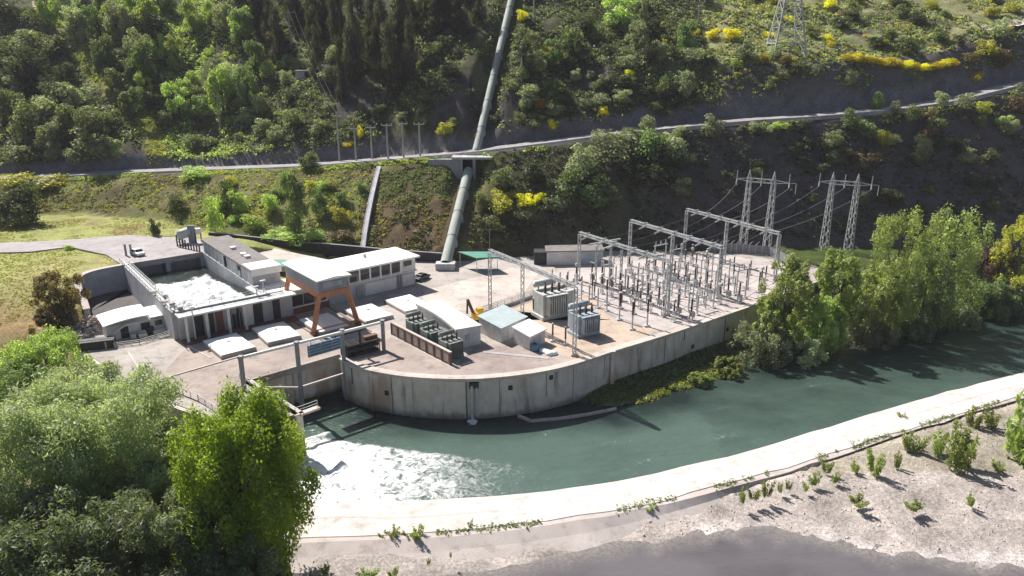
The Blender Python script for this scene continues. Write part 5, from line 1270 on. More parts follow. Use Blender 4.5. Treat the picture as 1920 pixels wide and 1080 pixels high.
def sprig_blobs(seed):
    g = random.Random(seed); b = []
    for i in range(9):
        a = g.random()*6.28; rr = g.random()**.5*.3; h = g.uniform(.5,1)
        for j in range(4): z = h*(.25+.75*j/3.); b.append((math.cos(a)*rr*(.6+z), math.sin(a)*rr*(.6+z), z*.92, .10,.10,.12))
    return b
def trunk_mesh(name, seed, r=.03, top=.6, spread=.3, nl=6):
    g = random.Random(seed); m = MB(); lx, ly = g.uniform(-.04,.04), g.uniform(-.04,.04)
    pts = [(0,0,-.06),(lx*.4,ly*.4,top*.35),(lx,ly,top*.7),(lx*1.4,ly*1.4,top)]; rs = [r*1.3,r,r*.75,r*.5]
    for i in range(3): m.cyl(pts[i], pts[i+1], rs[i], rs[i+1], 7)
    for k in range(nl):
        a = 6.28*k/nl+g.uniform(-.4,.4); z = top*g.uniform(.3,.85); s = spread*g.uniform(.6,1); b = (lx*z, ly*z, z); e = (b[0]+math.cos(a)*s*.6, b[1]+math.sin(a)*s*.6, z+.14); e2 = (b[0]+math.cos(a)*s, b[1]+math.sin(a)*s, z+.3)
        m.cyl(b, e, r*.5, r*.32, 5); m.cyl(e, e2, r*.32, r*.12, 5)
    me = bpy.data.meshes.new(name); me.from_pydata(m.v, [], m.f); me.materials.append(M['bark']); return me
MESH = {}
def bushmesh(kind, var):
    k = (kind, var)
    if k not in MESH: MESH[k] = leafmesh(f'{kind}_bush', bush_blobs(hash(kind) % 1 + var*31+len(kind)*7), 1700, .030, 1.25, KC[kind], var+5, .3, 1.1)
    return MESH[k]
def treemesh(kind, var):
    k = ('t', kind, var)
    if k not in MESH:
        if kind == 'tall': MESH[k] = leafmesh('tall_crown', tall_blobs(var+3), 2600, .026, 1.7, KC['tall'], var, 0, .5, .5)
        else: MESH[k] = leafmesh(f'{kind}_crown', tree_blobs(var*13+len(kind)), 3400, .024, 1.3, KC[kind], var+9, .25, 1.1)
    return MESH[k]
for v in range(3): MESH[('trunk', v)] = trunk_mesh('trunk', v)
LM = [('the six roadside poles',715,262),('the lattice tower',1480,70),('the grey hillside hut',572,140),('the hillside T pole',546,60),('the yellow broom hedge',1690,125),('the grassy gully track',292,285),('the pale spillway chute',695,390),('the bend of the hill road',1855,180),('the left pylon',1428,370),('the right pylon',1595,390),('the top pole right of the penstock',1003,20),('the slim pole by the penstock',978,130),('the upper T pole',1309,28),('the road bridge',872,305),('the dirt track',1890,52),('the sandy path',75,30),('the farthest gantry',1370,410),('the parking apron',250,450),('the long low shed',1080,470),('the green canopy',895,470),('the control building roof',690,470),('the lone hillside pole',413,205),('the left end of the road',30,330),('the middle of the upper penstock',925,170),('the upper penstock',950,60),('the road below the upper T pole',1300,235),('the road left of the bend',1600,212),('the cliff top',1750,260)]
PLANTS = []
def where(u, v):
    def dd(l): return math.hypot((u-l[1]), (v-l[2])*1.5)
    l = min(LM, key=dd); dx, dy = u-l[1], v-l[2]; D = dd(l)
    side = ('right of' if dx > 0 else 'left of') if abs(dx) > abs(dy)*1.5 else ('below' if dy > 0 else 'above')
    diag = ''
    if abs(dx) > 14 and abs(dy) > 14 and .45 < abs(dx)/(abs(dy)+1) < 2.4: side = ('below and ' if dy > 0 else 'above and ')+('right of' if dx > 0 else 'left of')
    return ('close ' if D < 42 else ('' if D < 95 else 'well '))+side+' '+l[0]
def veg(u, vb, wpx, hpx, kind, shape='bush', g=None, label=None, cat=None, zoff=0, dz=None):
    g = cast(u, vb) if g is None else g
    if g is None: return
    if shape == 'bush' and vb < 318 and float(track_dist(g[0], g[1])) < 4.5: return
    dist = math.sqrt(g[0]**2+g[1]**2+(g[2]-CAMH)**2); w_ = wpx*dist/FPX; h_ = hpx*dist/FPX*1.03
    var = random.randrange(3)
    if shape == 'bush':
        o = bpy.data.objects.new(('broom_bush' if kind in ('yellow','orange') else 'bush'), bushmesh(kind, var)); col.objects.link(o)
        c = 'bush'
    elif shape == 'sprig':
        k = ('sprig', kind, var)
        if k not in MESH: MESH[k] = leafmesh('sprig', sprig_blobs(var), 700, .045, 1.6, KC[kind], var, .2, .5, .6)
        o = bpy.data.objects.new('young_shrub', MESH[k]); col.objects.link(o); c = 'shrub'
    else:
        o = bpy.data.objects.new('tall_tree' if kind == 'tall' else 'tree', None); col.objects.link(o); c = 'tree'
        t = bpy.data.objects.new('trunk', MESH[('trunk', var)]); cr = bpy.data.objects.new('crown', treemesh(kind, var))
        for q in (t, cr): col.objects.link(q); q.parent = o
    o.location = (g[0], g[1], g[2]-.05*h_); o.rotation_euler = (0,0,random.random()*6.28); o.scale = (w_, w_, h_)
    size = 'small' if max(w_, h_) < 4 else ('large' if max(w_, h_) > 8.5 else ('tall' if h_ > w_*1.5 else ''))
    shp = 'spreading' if w_ > h_*1.5 else ('rounded' if w_ > h_*1.05 else 'upright')
    if label is None: label = ' '.join(x for x in (size if size != 'tall' or shp != 'upright' else 'tall', shp, WORD[kind], c, where(u, vb-hpx/2)) if x)
    if len(label.split()) > 16: label = label.replace('close ', '').replace('well ', '').replace(shp+' ', '')
    tag(o, label, cat or c); PLANTS.append(o); return o
def zl(ox, oy, k, items):
    for it in items:
        cx, by, w_, h_, kd = it[:5]; veg(ox+cx/k, oy+by/k, w_/k, h_/k, kd, it[5] if len(it) > 5 else 'bush')
T = 'tree'
zl(0,0,3,[(60,115,160,110,'dark'),(360,185,150,110,'dark'),(520,215,120,150,'mid',T),(680,250,140,200,'pale',T),(620,130,140,110,'bright',T),(790,110,110,80,'dark'),(900,235,230,140,'dark'),(1090,180,140,150,'bright',T),(1180,140,110,110,'bright',T),(1000,410,110,180,'bright',T),(900,340,90,120,'bright',T),(1180,380,90,100,'bright',T),(780,510,130,190,'mid',T),(680,570,150,150,'mid',T),(1190,480,100,120,'pale',T),(1080,545,140,120,'bright',T),(1010,660,180,180,'bright',T),(1120,690,160,140,'mid',T),(760,660,150,140,'mid',T),(560,690,180,100,'olive'),(270,530,130,100,'grey'),(430,600,200,110,'grey'),(330,310,200,100,'olive'),(160,270,180,90,'olive'),(60,385,90,60,'grey'),(150,770,170,190,'olive'),(540,890,240,190,'grey'),(435,925,125,90,'pale'),(310,895,110,95,'grey'),(130,910,200,90,'olive'),(660,890,90,110,'grey'),(800,810,80,100,'grey'),(1100,840,160,90,'olive'),(1200,815,60,50,'grey'),(1340,805,60,60,'grey'),(1400,690,150,90,'grey'),(1480,745,110,80,'grey'),(1550,790,110,90,'grey'),(1385,475,70,75,'orange'),(1470,650,110,110,'grey'),(1510,440,120,110,'bright'),(1610,385,130,75,'mid'),(1690,395,120,75,'grey'),(1620,475,90,85,'grey'),(1800,205,120,120,'grey'),(1860,110,80,90,'grey'),(1860,350,90,90,'grey'),(1850,460,150,95,'grey'),(1650,570,140,70,'dark'),(1850,615,80,50,'grey'),(1800,750,140,80,'olive'),(1650,710,150,100,'olive'),(1740,930,110,75,'mid'),(560,330,120,110,'olive'),(230,120,90,80,'olive'),(760,60,130,80,'bright'),(430,60,120,70,'olive'),(950,80,120,90,'mid'),(480,420,110,90,'yolive'),(560,520,110,100,'yolive'),(860,760,80,90,'yolive'),(250,690,120,90,'dark'),(90,600,120,90,'dark'),(180,430,130,90,'dark')])
zl(480,0,3,[(560,470,130,460,'tall',T),(760,520,150,370,'tall',T),(650,400,100,300,'tall',T),(480,560,80,330,'tall',T),(700,160,120,160,'tall',T),(880,180,120,180,'tall',T),(1000,200,110,190,'tall',T),(1150,200,120,200,'tall',T),(330,300,110,240,'tall',T),(80,230,110,220,'tall',T),(1260,130,90,130,'tall',T),(1010,300,100,70,'olive'),(930,385,70,75,'olive'),(960,565,110,55,'olive'),(820,670,80,50,'grey'),(590,775,50,80,'yellow'),(520,825,85,40,'yellow'),(1070,755,120,75,'yolive'),(1110,705,80,50,'olive'),(700,640,90,60,'dark'),(840,440,100,90,'dark'),(1080,420,110,60,'dark'),(1500,115,80,65,'yellow'),(1620,305,85,55,'yellow'),(1560,260,120,90,'olive'),(1450,505,80,65,'grey'),(1540,570,150,110,'grey'),(1690,545,120,110,'olive'),(1800,455,80,75,'grey'),(1600,610,75,65,'orange'),(1670,725,75,60,'yellow'),(1580,705,150,65,'olive'),(1480,695,80,75,'olive'),(1350,690,90,60,'dark'),(1780,250,110,90,'bright'),(1890,205,80,110,'bright')])
zl(1000,0,4,[(640,220,330,250,'bright',T),(300,345,130,125,'bright'),(480,310,120,95,'mid'),(820,190,70,190,'grey',T),(80,405,120,75,'yellow'),(690,510,140,95,'grey'),(950,475,140,165,'grey'),(1200,475,175,125,'grey'),(1110,580,70,55,'pale'),(1340,295,115,85,'yellow'),(1490,295,165,105,'yellow'),(1230,320,95,65,'olive'),(320,610,95,90,'pale'),(430,590,95,65,'grey'),(520,650,115,95,'grey'),(190,690,135,95,'yolive'),(60,810,95,85,'orange'),(170,870,155,95,'grey'),(500,790,155,105,'grey'),(660,770,165,110,'grey'),(400,810,110,80,'grey'),(860,1000,145,150,'grey'),(720,1040,185,95,'olive'),(1080,1030,135,90,'grey'),(1340,1020,205,175,'grey'),(680,1085,175,85,'grey'),(1040,1095,155,85,'grey'),(1520,510,105,75,'bright'),(1720,485,105,85,'yolive'),(1830,145,95,85,'bright'),(1780,660,130,90,'olive'),(860,710,90,70,'dark'),(960,740,105,85,'dark'),(690,650,130,95,'dark'),(1170,710,110,80,'dark'),(1560,985,90,50,'olive'),(1690,1005,115,75,'olive'),(1840,965,165,65,'bright'),(560,430,150,100,'dark'),(350,470,140,90,'dark'),(770,320,120,90,'dark')])
zl(1400,0,3.6,[(870,745,105,115,'mid'),(1000,755,85,75,'grey'),(1320,715,105,85,'grey'),(1450,735,145,95,'grey'),(1590,765,115,75,'yolive'),(1720,855,105,75,'bright'),(1810,885,75,65,'pale'),(1800,745,105,95,'brown'),(1850,665,125,95,'grey'),(700,870,135,130,'mid'),(800,940,155,130,'mid'),(920,990,125,120,'yolive'),(560,1000,155,110,'olive'),(650,1065,120,80,'olive'),(860,1075,115,65,'yolive'),(990,980,95,75,'grey'),(1150,1075,95,45,'pale'),(1260,880,145,95,'olive'),(1230,800,115,65,'brown'),(60,890,115,65,'grey'),(150,895,65,50,'pale'),(370,860,135,55,'dark'),(700,130,115,75,'dark'),(200,125,85,75,'bright'),(560,55,95,65,'yellow'),(1540,550,95,75,'yellow'),(110,430,85,80,'yellow'),(280,425,105,50,'yellow'),(550,275,75,40,'yellow'),(700,570,95,95,'grey'),(1300,280,120,80,'mid'),(1050,110,110,70,'mid'),(1250,60,100,70,'yolive'),(1650,110,110,70,'yolive'),(1800,80,110,60,'yolive'),(950,250,120,60,'olive'),(430,250,120,80,'olive'),(330,500,120,80,'olive'),(230,560,130,90,'olive'),(480,520,120,80,'grey'),(1700,450,130,80,'brown'),(1500,420,110,60,'brown'),(1100,330,120,60,'dark'),(880,320,160,70,'dark')])
for i in range(15):
    u = 1590+i*14; v = 118+min(i,10)*1.9-(max(0,i-11)*3); veg(u, v-4, 26, 17, 'yellow', label='yellow broom bush in the long bright hedge below the sunlit hilltop')
for it in [(1090,335,80,75,'grey'),(1150,310,95,75,'grey'),(1210,300,75,65,'mid'),(1265,300,70,50,'grey'),(1060,375,80,60,'mid'),(985,386,44,26,'yellow'),(1012,378,34,22,'yellow'),(962,372,30,20,'yolive'),(945,352,50,45,'olive'),(1045,392,60,50,'grey'),(940,400,60,50,'yolive'),(905,395,40,40,'olive'),(1120,385,70,60,'mid'),(1180,350,70,55,'dark'),(1240,345,80,60,'dark'),(1000,340,60,50,'dark'),(920,440,50,40,'olive'),(980,430,60,45,'dark'),(405,440,38,75,'bright'),(555,442,55,110,'mid',T),(580,316,42,32,'mid'),(292,442,26,34,'dark'),(560,455,85,34,'bright'),(520,452,60,26,'bright'),(585,450,50,24,'bright'),(640,450,60,20,'brown'),(20,420,70,66,'dark'),(55,417,56,70,'dark'),(-15,415,60,60,'dark'),(40,424,60,40,'olive'),(85,352,80,26,'yolive'),(30,348,60,26,'yolive'),(365,335,60,24,'bright'),(450,400,40,50,'bright'),(510,395,36,45,'bright'),(600,400,40,55,'mid'),(640,420,44,40,'yolive'),(480,430,50,40,'bright'),(425,385,50,50,'mid'),(330,395,45,35,'olive'),(540,360,35,40,'bright'),(130,468,18,10,'bright'),(425,505,28,24,'yolive')]:
    veg(*it[:5], it[5] if len(it) > 5 else 'bush')
def fillzone(poly, n, kinds, w0, w1, hr=(.55,.95), shape='bush'):
    k = 0; t = 0; us = [p[0] for p in poly]; vs = [p[1] for p in poly]
    while k < n and t < 4000:
        t += 1; u = random.uniform(min(us), max(us)); v = random.uniform(min(vs), max(vs))
        if not inpoly(np.array([u]), np.array([v]), poly)[0]: continue
        pu = 890+(285-v)*.255 if v < 285 else 880-(v-320)*.235
        if abs(u-pu) < 45: continue
        w_ = random.uniform(w0, w1); veg(u, v, w_, w_*random.uniform(*hr), random.choice(kinds), shape); k += 1
random.seed(21)
fillzone([(0,0),(470,0),(560,130),(520,280),(330,300),(0,315)], 14, ['dark','dark','olive','grey','olive'], 26, 62)
fillzone([(480,0),(900,0),(860,280),(620,290),(560,180)], 8, ['dark','dark','olive','dark'], 24, 50)
fillzone([(990,0),(1420,0),(1420,190),(940,280)], 18, ['dark','grey','olive','dark','mid'], 24, 52)
fillzone([(1420,0),(1920,0),(1920,130),(1640,105),(1450,130)], 20, ['olive','yolive','mid','pale','dark','brown'], 18, 42, (.45,.8))
fillzone([(1480,235),(1900,205),(1900,300),(1650,330),(1480,300)], 20, ['olive','dark','grey','brown'], 22, 44)
fillzone([(1330,300),(1900,300),(1900,420),(1650,400),(1350,380)], 16, ['dark','dark','olive'], 20, 40)
fillzone([(900,310),(1280,275),(1330,360),(1000,440),(890,470)], 14, ['dark','olive','grey','mid'], 22, 46)
fillzone([(380,335),(690,330),(680,435),(420,425)], 14, ['olive','mid','bright','yolive','yolive'], 16, 34)

fillzone([(1430,0),(1900,0),(1900,100),(1640,100),(1440,110)], 7, ['yellow'], 14, 26, (.4,.7))
fillzone([(960,40),(1400,40),(1380,170),(950,250)], 6, ['yellow','yolive'], 14, 26, (.5,.8))
fillzone([(60,0),(400,0),(520,130),(470,230),(330,250),(230,200),(120,110)], 26, ['bright','mid','bright','pale','mid'], 30, 56, (1.0,1.5), T)
fillzone([(430,0),(880,0),(840,110),(760,170),(560,150),(470,110)], 26, ['tall'], 26, 46, (2.2,3.6), T)
fillzone([(0,40),(140,160),(230,250),(200,300),(0,310)], 14, ['dark','olive','grey'], 40, 66, (.8,1.1), T)
fillzone([(1000,60),(1380,60),(1380,180),(960,230)], 12, ['mid','grey','dark'], 30, 50, (.8,1.2), T)
# small shrubs on the levee and the gravel bar
lev = [(1391,942,18,30),(1413,937,26,26),(1437,932,24,36),(1462,922,16,18),(1478,918,14,20),(1510,920,16,18),(1526,909,28,28),(1549,886,24,30),(1566,905,18,24),(1602,884,22,22),(1640,889,38,52),(1682,877,18,32),(1711,846,46,38),(1758,850,40,45),(1798,878,72,82),(1822,798,36,36),(1855,802,36,36),(1912,866,80,120),(1818,948,18,24),(1713,955,38,18),(1607,945,44,16),(1220,958,28,14),(740,1010,30,28),(783,1012,34,32),(883,994,14,24),(718,1011,22,16),(765,1010,24,18),(804,1058,10,16),(610,1078,20,26),(737,1080,24,18),(690,1082,44,14),(1690,788,20,16),(1870,880,30,14),(845,1045,8,14),(1185,962,16,8),(1150,968,14,8),(1000,985,12,8)]
for k, (u, v, w_, h_) in enumerate(lev):
    nb = 'gravel bar' if u > 1300 else 'white levee'; sz = 'tiny' if h_ < 19 else ('small' if h_ < 34 else ('bushy' if h_ < 60 else 'big leafy'))
    if k < 0: pass
    near = 'beside the curving levee edge' if u > 1300 and v < 950 and u < 1700 else ('at the right edge of the gravel bar' if u >= 1700 else 'growing in a crack of the pale levee')
    pos = f', {"left" if u < 1300 and u < 700 else "far right" if u > 1880 else ""} one' if (u < 700 or u > 1880) else ''
    g = cast(u, v); 
    s2y = float(np.interp(g[0], S2[:,0], S2[:,1])); e1y = float(np.interp(g[0], S1[:,0], S1[:,1]))
    if g[0] > -26: g = np.array(P(u, v, -5.95 if s2y+.3 > g[1] else max(g[2], -6.6)))
    veg(u, v, w_*.95, h_*.95, 'riv', 'sprig', g, f'{sz} green shrub{"" if pos else " with a slim shadow"} {near}{pos}', 'shrub')

# ------------------------------------------------------------------ big trees near the water
def bigblobs(seed, W, H, k, z0=.12, flame=False, el=1.0):
    g = random.Random(seed); b = []
    for _ in range(k):
        a = g.random()*6.28; z = g.uniform(z0,.95)
        q = math.sin(math.pi*min(max(((z-z0*.6)/(1.06-z0*.6)),.04),.97))**(.55 if not flame else .8)
        rr = .5*q*g.uniform(.3,.98)*W; s = g.uniform(.045,.10)*W
        b.append((math.cos(a)*rr, math.sin(a)*rr, z*H*.95, s, s, s*g.uniform(.9,1.5)*el))
    return b
BT = {}
def bigtree(label, u, vb, vt, wpx, kind, seed, n=30000, size=.17, asp=1.35, k=46, z=None, name='tree', z0=.12, vert=0.2, cat='tree', grp=None, up=.15, el=1.0):
    u = u-(vb-vt)*.6*(u-960)/4100
    g = cast(u, vb) if z is None else np.array(P(u, vb, z))
    d = ray(u, vt); t = g[1]/d[1]; H = CAMH+d[2]*t-g[2]; dist = math.sqrt(g[0]**2+g[1]**2+(g[2]-CAMH)**2); W = wpx*dist/FPX
    th = thing(name, label, cat, g, grp)
    me = leafmesh('crown', bigblobs(seed, W, H, int(k*2.2), z0, el=el), n, size, asp, KC[kind], seed, up, .8, vert, .45)
    cr = bpy.data.objects.new('crown', me); col.objects.link(cr); cr.parent = th
    tm = trunk_mesh('trunk', seed, .022, .7, .25, 8); tr = bpy.data.objects.new('trunk', tm); col.objects.link(tr); tr.parent = th; tr.scale = (W*.9, W*.9, H)
    return th
bigtree('big lime green tree at the left of the tailrace, rightmost of the foreground trees', 450, 1078, 742, 236, 'lime', 1, 80000, .15, 1.5, 90, -6, z0=.0, vert=.6, el=1.7)
bigtree('silvery willow in the middle of the left foreground, below the deck edge', 198, 985, 704, 280, 'willow', 2, 60000, .15, 1.9, 70, -5.5, 'willow_tree', .08, .4)
bigtree('silvery willow cut by the left edge of the picture', 25, 1030, 735, 300, 'willow', 3, 60000, .15, 1.9, 70, -5.5, 'willow_tree', .08, .4)
bigtree('silvery willow behind the others, just under the lower deck corner', 150, 880, 684, 170, 'willow', 4, 32000, .15, 1.9, 50, -5, 'willow_tree', .08, .4)
bigtree('dull silvery willow between the lime green tree and the middle willow', 325, 985, 806, 180, 'willow', 5, 36000, .15, 1.9, 50, -5.5, 'willow_tree', .08, .4)
bigtree('yellowish tree peeping out behind the lime green tree', 385, 925, 785, 110, 'yolive', 6, 18000, .15, 1.3, 34, -5.5)
bigtree('dull green tree at the bottom edge between lime tree and willows', 330, 1130, 930, 240, 'shade', 7, 46000, .15, 1.8, 60, -6, z0=.04)
bigtree('dull green tree at the bottom left corner before the willows', 110, 1150, 945, 270, 'shade', 8, 46000, .15, 1.8, 60, -6, z0=.04)
bigtree('dull green tree low at the bottom edge before the lime tree', 430, 1150, 1010, 170, 'shade', 9, 24000, .15, 1.8, 50, -6, z0=.04)
bigtree('small bright green shrub tree among the left willows', 180, 1010, 905, 70, 'lime', 10, 9000, .13, 1.3, 24, -2)
bigtree('bright green bushy tree below the white hut at the left', 85, 735, 632, 130, 'bright', 11, 26000, .14, 1.3, 44, -2, z0=.05, vert=.7)
bigtree('mid green tree at the left edge behind the willows', 10, 790, 690, 140, 'mid', 12, 22000, .15, 1.3, 44, -3, z0=.05)
bigtree('brownish round tree on the orange slope left of the curved wall', 108, 596, 510, 86, 'brown', 13, 12000, .15, 1.2, 34, z0=.16)
bigtree('dark brown bush under the round brown tree, shading the dark car', 95, 625, 585, 70, 'brown', 14, 7000, .15, 1.2, 24, z0=.05, name='bush', cat='bush')
RB = [('fresh green tree leaning over the end of the river wall',1478,655,478,125,'riv',21),('fresh green tree behind the wall end, second along the bank',1575,648,464,115,'riv',22),('short bright tree in front of the bank trees, above the water',1545,664,560,105,'bright',23),('fresh green bank tree left of the two tallest',1640,640,515,110,'riv',24),('tallest bank tree, left one of the big pair',1690,636,384,135,'riv',25),('tallest bank tree, right one of the big pair',1785,612,386,140,'riv',26),('mid green tree filling the gap below the big pair',1738,632,475,120,'mid',27),('dull green bank tree right of the big pair',1852,598,530,90,'mid',28),('yellowish tree at the right edge of the picture',1915,580,395,75,'yolive',29),('grey green tree low at the right edge above the dark water',1895,592,520,75,'grey',30),('purplish bare looking tree behind the bank trees at the right',1868,560,448,60,'purple',31),('slim fresh green sapling beside the wall end',1440,672,560,60,'riv',32)]
for i, (l, u, vb, vt, w_, kd, sd) in enumerate(RB): bigtree(l, u, vb, vt, w_*(.92 if u > 1600 else .8), kd, sd, 13000 if w_ > 80 else 7000, .20, 1.4, 40, z0=.04, vert=.45, el=1.5)
LB = [('grey leafless looking willow bush at the water edge below the wall end',1425,690,612,110,'grey',41),('brownish grey willow bush at the water edge, right of the grey one',1500,690,630,95,'pale',42),('grey willow bush at the water edge under the fresh green trees',1622,656,596,100,'grey',43),('bright green shrub at the river bank left of the grey willow bush',1362,712,674,62,'riv',44),('low bright shrub at the tip of the grassy bank',1312,724,704,48,'riv',45),('dark bush at the water edge under the big pair',1700,644,600,90,'shade',46),('dark bush at the water edge under the right bank tree',1790,622,575,90,'shade',47),('olive bush at the foot of the slim sapling',1470,680,625,70,'olive',48),('dull bush hanging over the dark water at the right',1870,598,550,90,'shade',49),('dark bush on the flat behind the purplish tree',1840,545,480,110,'dark',50)]
for l, u, vb, vt, w_, kd, sd in LB: bigtree(l, u, vb, vt, w_, kd, sd, 9000, .18, 1.3, 30, z0=.04, name='bush', cat='bush')

# identical labels share a group
cnt = {}
for o in PLANTS: cnt.setdefault(o['label'], []).append(o)
for l, os_ in cnt.items():
    g_ = 'plants '+' '.join(l.split(' ')[-6:])
    for o in os_: o['group'] = l.replace(' bush ', ' bushes ').replace(' shrub ', ' shrubs ').replace(' tree ', ' trees ') if len(os_) > 1 else {'bush':'hillside bushes','tree':'hillside trees','shrub':'young shrubs by the levee'}[o['category']]

# ------------------------------------------------------------------ uncountable cover
def scatter(name, label, cat, pts, rad, nl, size, cols_i, cols, seed, asp=1.2, zs=.7):
    g = np.random.default_rng(seed); n = len(pts); i = np.repeat(np.arange(n), nl); N_ = len(i)
    d = g.normal(size=(N_,3)); d[:,2] = np.abs(d[:,2]); d /= np.linalg.norm(d, axis=1)[:,None]
    r = rad[i]; p = pts[i]+d*(r*(.5+.5*g.random(N_)))[:,None]*np.array((1,1,zs))
    nr = d*.6+g.normal(size=(N_,3))*.55; nr /= np.linalg.norm(nr, axis=1)[:,None]
    t = np.cross(nr, g.normal(size=(N_,3))); t /= np.linalg.norm(t, axis=1)[:,None]; s = np.cross(nr, t)
    sz = size*(.5+g.random(N_)); a = t*(sz*asp)[:,None]; c = s*(sz/asp)[:,None]
    me = bpy.data.meshes.new(name); fill(me, np.stack([p-a, p+c, p+a, p-c], 1).reshape(-1,3), np.arange(4*N_).reshape(N_,4))
    C = np.array([[KC[k][0], KC[k][1]] for k in cols]); ci = cols_i[i]; m = (.6*g.random(n)[i]+.4*g.random(N_))[:,None]
    colr = C[ci,0]*(1-m)+C[ci,1]*m
    at = me.attributes.new('col', 'FLOAT_COLOR', 'FACE'); at.data.foreach_set('color', np.concatenate([colr, np.ones((N_,1))], 1).astype(np.float32).reshape(-1))
    me.materials.append(M['leaf']); o = bpy.data.objects.new(name, me); col.objects.link(o); return tag(o, label, cat, None, 'stuff')
g = np.random.default_rng(5)
def hillpts(n, x0, x1, y0, y1, cond):
    x = g.uniform(x0, x1, n); y = g.uniform(y0, y1, n); k = cond(x, y); x, y = x[k], y[k]
    d, _ = pipe_dist(x, y); k = d > 3.2; x, y = x[k], y[k]; return np.stack([x, y, terr(x, y)-.1], 1)
ryf = lambda x: li(Rp, x, 1)
pts = hillpts(44000, -210, 60, 215, 340, lambda x, y: (y > ryf(x)+8.2) & (track_dist(x, y) > 3.4) & (fbm(x/12, y/12, 101) > np.where((x > -62) & (x < 2), .50, .35)) & (y < 330-(np.abs(x+60)*.1)))
gul = np.exp(-((pts[:,0]-(-96-(pts[:,1]-232)*.42))/16)**2)
ci = np.where(g.random(len(pts)) < gul*.8, 3, g.choice([0,1,2,4], len(pts), p=[.42,.33,.15,.10]))
scatter('hillside_scrub', 'dense low scrub covering the dark hillside above the road', 'scrub', pts, g.uniform(.5,1.8,len(pts))*(.6+.9*g.random(len(pts))), 16, .25, ci, ['dark','olive','grey','bright','mid'], 1)
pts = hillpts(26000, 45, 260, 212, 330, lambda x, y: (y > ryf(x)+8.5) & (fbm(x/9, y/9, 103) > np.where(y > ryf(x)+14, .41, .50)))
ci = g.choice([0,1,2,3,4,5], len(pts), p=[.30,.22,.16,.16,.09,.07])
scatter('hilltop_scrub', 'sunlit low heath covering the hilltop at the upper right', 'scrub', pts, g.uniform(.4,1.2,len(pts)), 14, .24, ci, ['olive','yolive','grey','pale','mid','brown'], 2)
pts = hillpts(16000, -190, -40, 170, 226, lambda x, y: (y > li(Fp, x, 1)+1.5) & (y < ryf(x)-1.2) & (fbm(x/6, y/6, 107) > np.where(x < -95, .34, .38)))
ci = np.where(pts[:,0] < -92, g.choice([0,2,4], len(pts), p=[.3,.5,.2]), g.choice([0,1,2,3], len(pts), p=[.3,.28,.27,.15]))
scatter('slope_brush', 'green and brown brush covering the slope below the road at the left', 'brush', pts, g.uniform(.25,.75,len(pts)), 12, .16, ci, ['yolive','mid','olive','bright','brown'], 3)
pts = hillpts(14000, -40, 200, 172, 225, lambda x, y: (y > li(Fp, x, 1)+2) & (y < ryf(x)-.6) & (fbm(x/7, y/7, 109) > np.where(x > 45, .41, np.where(x < -12, .60, .47))))
ci = g.choice([0,1,2,3], len(pts), p=[.5,.28,.12,.10])
scatter('cliff_brush', 'dark brush on the shaded slope below the road at the right', 'brush', pts, g.uniform(.3,1.2,len(pts)), 14, .22, ci, ['dark','olive','grey','brown'], 4)
x = g.uniform(-190, -60, 60000); y = g.uniform(215, 330, 60000); k = (track_dist(x, y) < 3.2) & (y > ryf(x)+7); pts = np.stack([x[k], y[k], terr(x[k], y[k])-.05], 1)
scatter('gully_grass', 'pale yellow green grass strip running up the left gully from the road', 'grass', pts, g.uniform(.2,.6,len(pts)), 10, .17, g.choice([0,1], len(pts)), ['yolive','bright'], 15, 1.5, .6)
# verge plants along the lower edge of the road
t_ = g.uniform(0, 1, 2600); xr = -150+t_*330; yr_ = ryf(xr)-g.uniform(.4,2.2,2600); ok = (fbm(xr/7, xr*0, 111) > .45); xr, yr_ = xr[ok], yr_[ok]
d, _ = pipe_dist(xr, yr_); xr, yr_ = xr[d > 4], yr_[d > 4]
pts = np.stack([xr, yr_, terr(xr, yr_)-.1], 1); scatter('verge_growth', 'weedy growth along the outer verge of the hill road', 'weeds', pts, g.uniform(.3,.9,len(pts)), 14, .18, g.choice([0,1,2], len(pts)), ['olive','bright','yolive'], 6)
pts = hillpts(5000, -40, -10, 176, 207, lambda x, y: (y > li(Fp, x, 1)+2) & (y < ryf(x)-1) & (fbm(x/4, y/4, 119) > .40))
ci = np.where(pts[:,1] > 198-6*fbm(pts[:,0]/5, pts[:,1]/5, 3), g.choice([1,2], len(pts)), g.choice([0,0,3,1], len(pts)))
scatter('bracken', 'dry bracken and grass on the slope between the chute and the penstock', 'bracken', pts, g.uniform(.25,.7,len(pts)), 10, .16, ci, ['brown','olive','mid','yolive'], 12)
q = smoothline(S2, 900); q = q[(q[:,0] > -24) & (q[:,0] < 92)]; q = np.repeat(q, 5, 0)+g.normal(size=(len(q)*5,2))*np.array((.25,.35)); q = q[fbm(q[:,0]/4, q[:,0]*0, 131) > .50]
pts = np.concatenate([q, np.full((len(q),1), -6.05)], 1); scatter('levee_weeds', 'thin line of weeds in the joint along the outer edge of the pale levee', 'weeds', pts, g.uniform(.1,.32,len(pts)), 7, .08, g.choice([0,1], len(pts)), ['olive','mid'], 14, 1.6, .8)
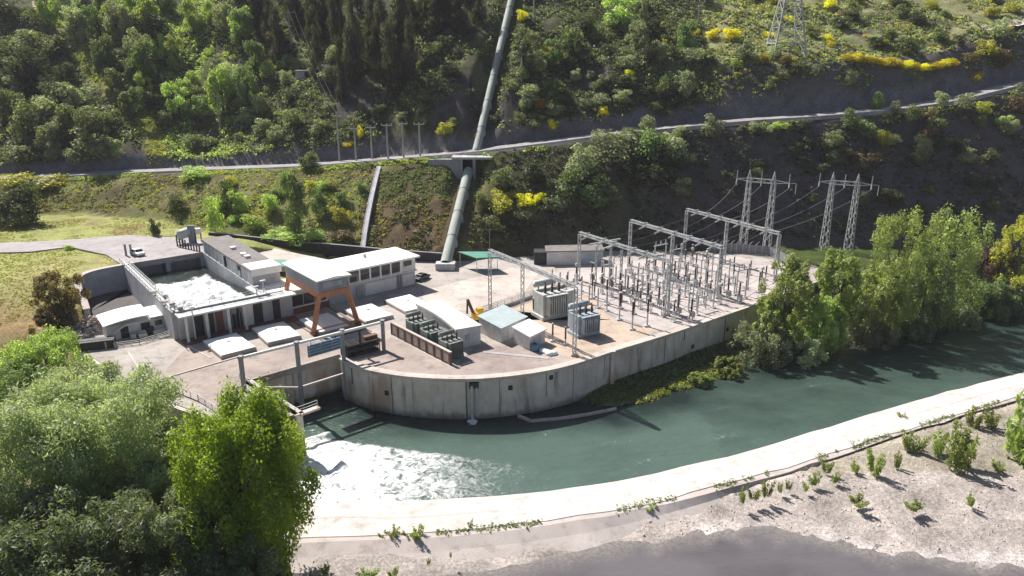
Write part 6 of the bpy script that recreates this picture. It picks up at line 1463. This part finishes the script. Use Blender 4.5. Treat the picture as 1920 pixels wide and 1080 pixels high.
# grass: plateau, river bank
def area_pts(n, x0, x1, y0, y1, cond):
    x = g.uniform(x0, x1, n); y = g.uniform(y0, y1, n); k = cond(x, y); x, y = x[k], y[k]; return np.stack([x, y, terr(x, y)], 1)
AP = ap
pts = area_pts(16000, -150, -79, 108, 206, lambda x, y: ~inpoly(x, y, AP) & ~inpoly(x, y, VOID) & (y < li(Fp, x, 1)) & (fbm(x/8, y/8, 113) > .42))
scatter('plateau_grass', 'short dry grass on the plateau and bank at the left', 'grass', pts, g.uniform(.15,.4,len(pts)), 7, .10, g.choice([0,1], len(pts), p=[.7,.3]), ['yolive','bright'], 7, 1.5, .35)
pts = area_pts(16000, 12, 130, 108, 172, lambda x, y: (y > np.interp(x, SHN[:,0], SHN[:,1])+.6) & (y < np.interp(x, SHN[:,0], SHN[:,1])+26) & ~inpoly(x, y, YARD))
scatter('bank_grass', 'green grass on the shaded river bank below the wall', 'grass', pts, g.uniform(.2,.6,len(pts)), 9, .15, g.choice([0,1], len(pts)), ['mid','olive'], 8, 1.5, .6)
x = g.uniform(21, 66, 2600); y = np.interp(x, SHN[:,0], SHN[:,1])+g.uniform(.2, 3.5, 2600)*sstep(x, 18, 34); k = fbm(x/5, y/5, 141) > .40; x, y = x[k], y[k]
pts = np.stack([x, y, terr(x, y)], 1); scatter('shore_brush', 'low bright brush tangled along the water edge below the grassy bank', 'brush', pts, g.uniform(.3,1.0,len(pts)), 14, .17, g.choice([0,1,2], len(pts)), ['riv','mid','yolive'], 16)
# pebbles on the gravel bar
x = g.uniform(16, 105, 5200); y = g.uniform(70, 112, 5200); e = np.interp(x, EP[:,0], EP[:,1]); k = (y > e-.8) & (y < np.interp(x, S2[:,0], S2[:,1])-.4); x, y = x[k], y[k]; z = terr(x, y)
m = MB()
for a, b, c in zip(x, y, z):
    s = .07+.16*random.random()**2.2; r_ = random.random()*6.28
    m.add([(a+s*math.cos(r_+i*1.57)*random.uniform(.7,1.3), b+s*math.sin(r_+i*1.57)*random.uniform(.7,1.3), c-.02) for i in range(4)]+[(a+random.uniform(-.3,.3)*s, b+random.uniform(-.3,.3)*s, c+s*.7)], [(0,1,4),(1,2,4),(2,3,4),(3,0,4)])
tag(m.build('pebbles', M['rubble']), 'loose pale pebbles scattered over the gravel bar', 'pebbles', None, 'stuff')
# ------------------------------------------------------------------ thin valley haze
hm = MB().box((40,235,52), (980,600,190))
t = NT('thin_haze')
vp = t.n('ShaderNodeVolumePrincipled'); vp.inputs['Color'].default_value = (.86,.85,.95,1); vp.inputs['Density'].default_value = .00012
t.l(vp.outputs[0], t.out.inputs['Volume'])
tag(hm.build('haze', t.m), kind='stuff')
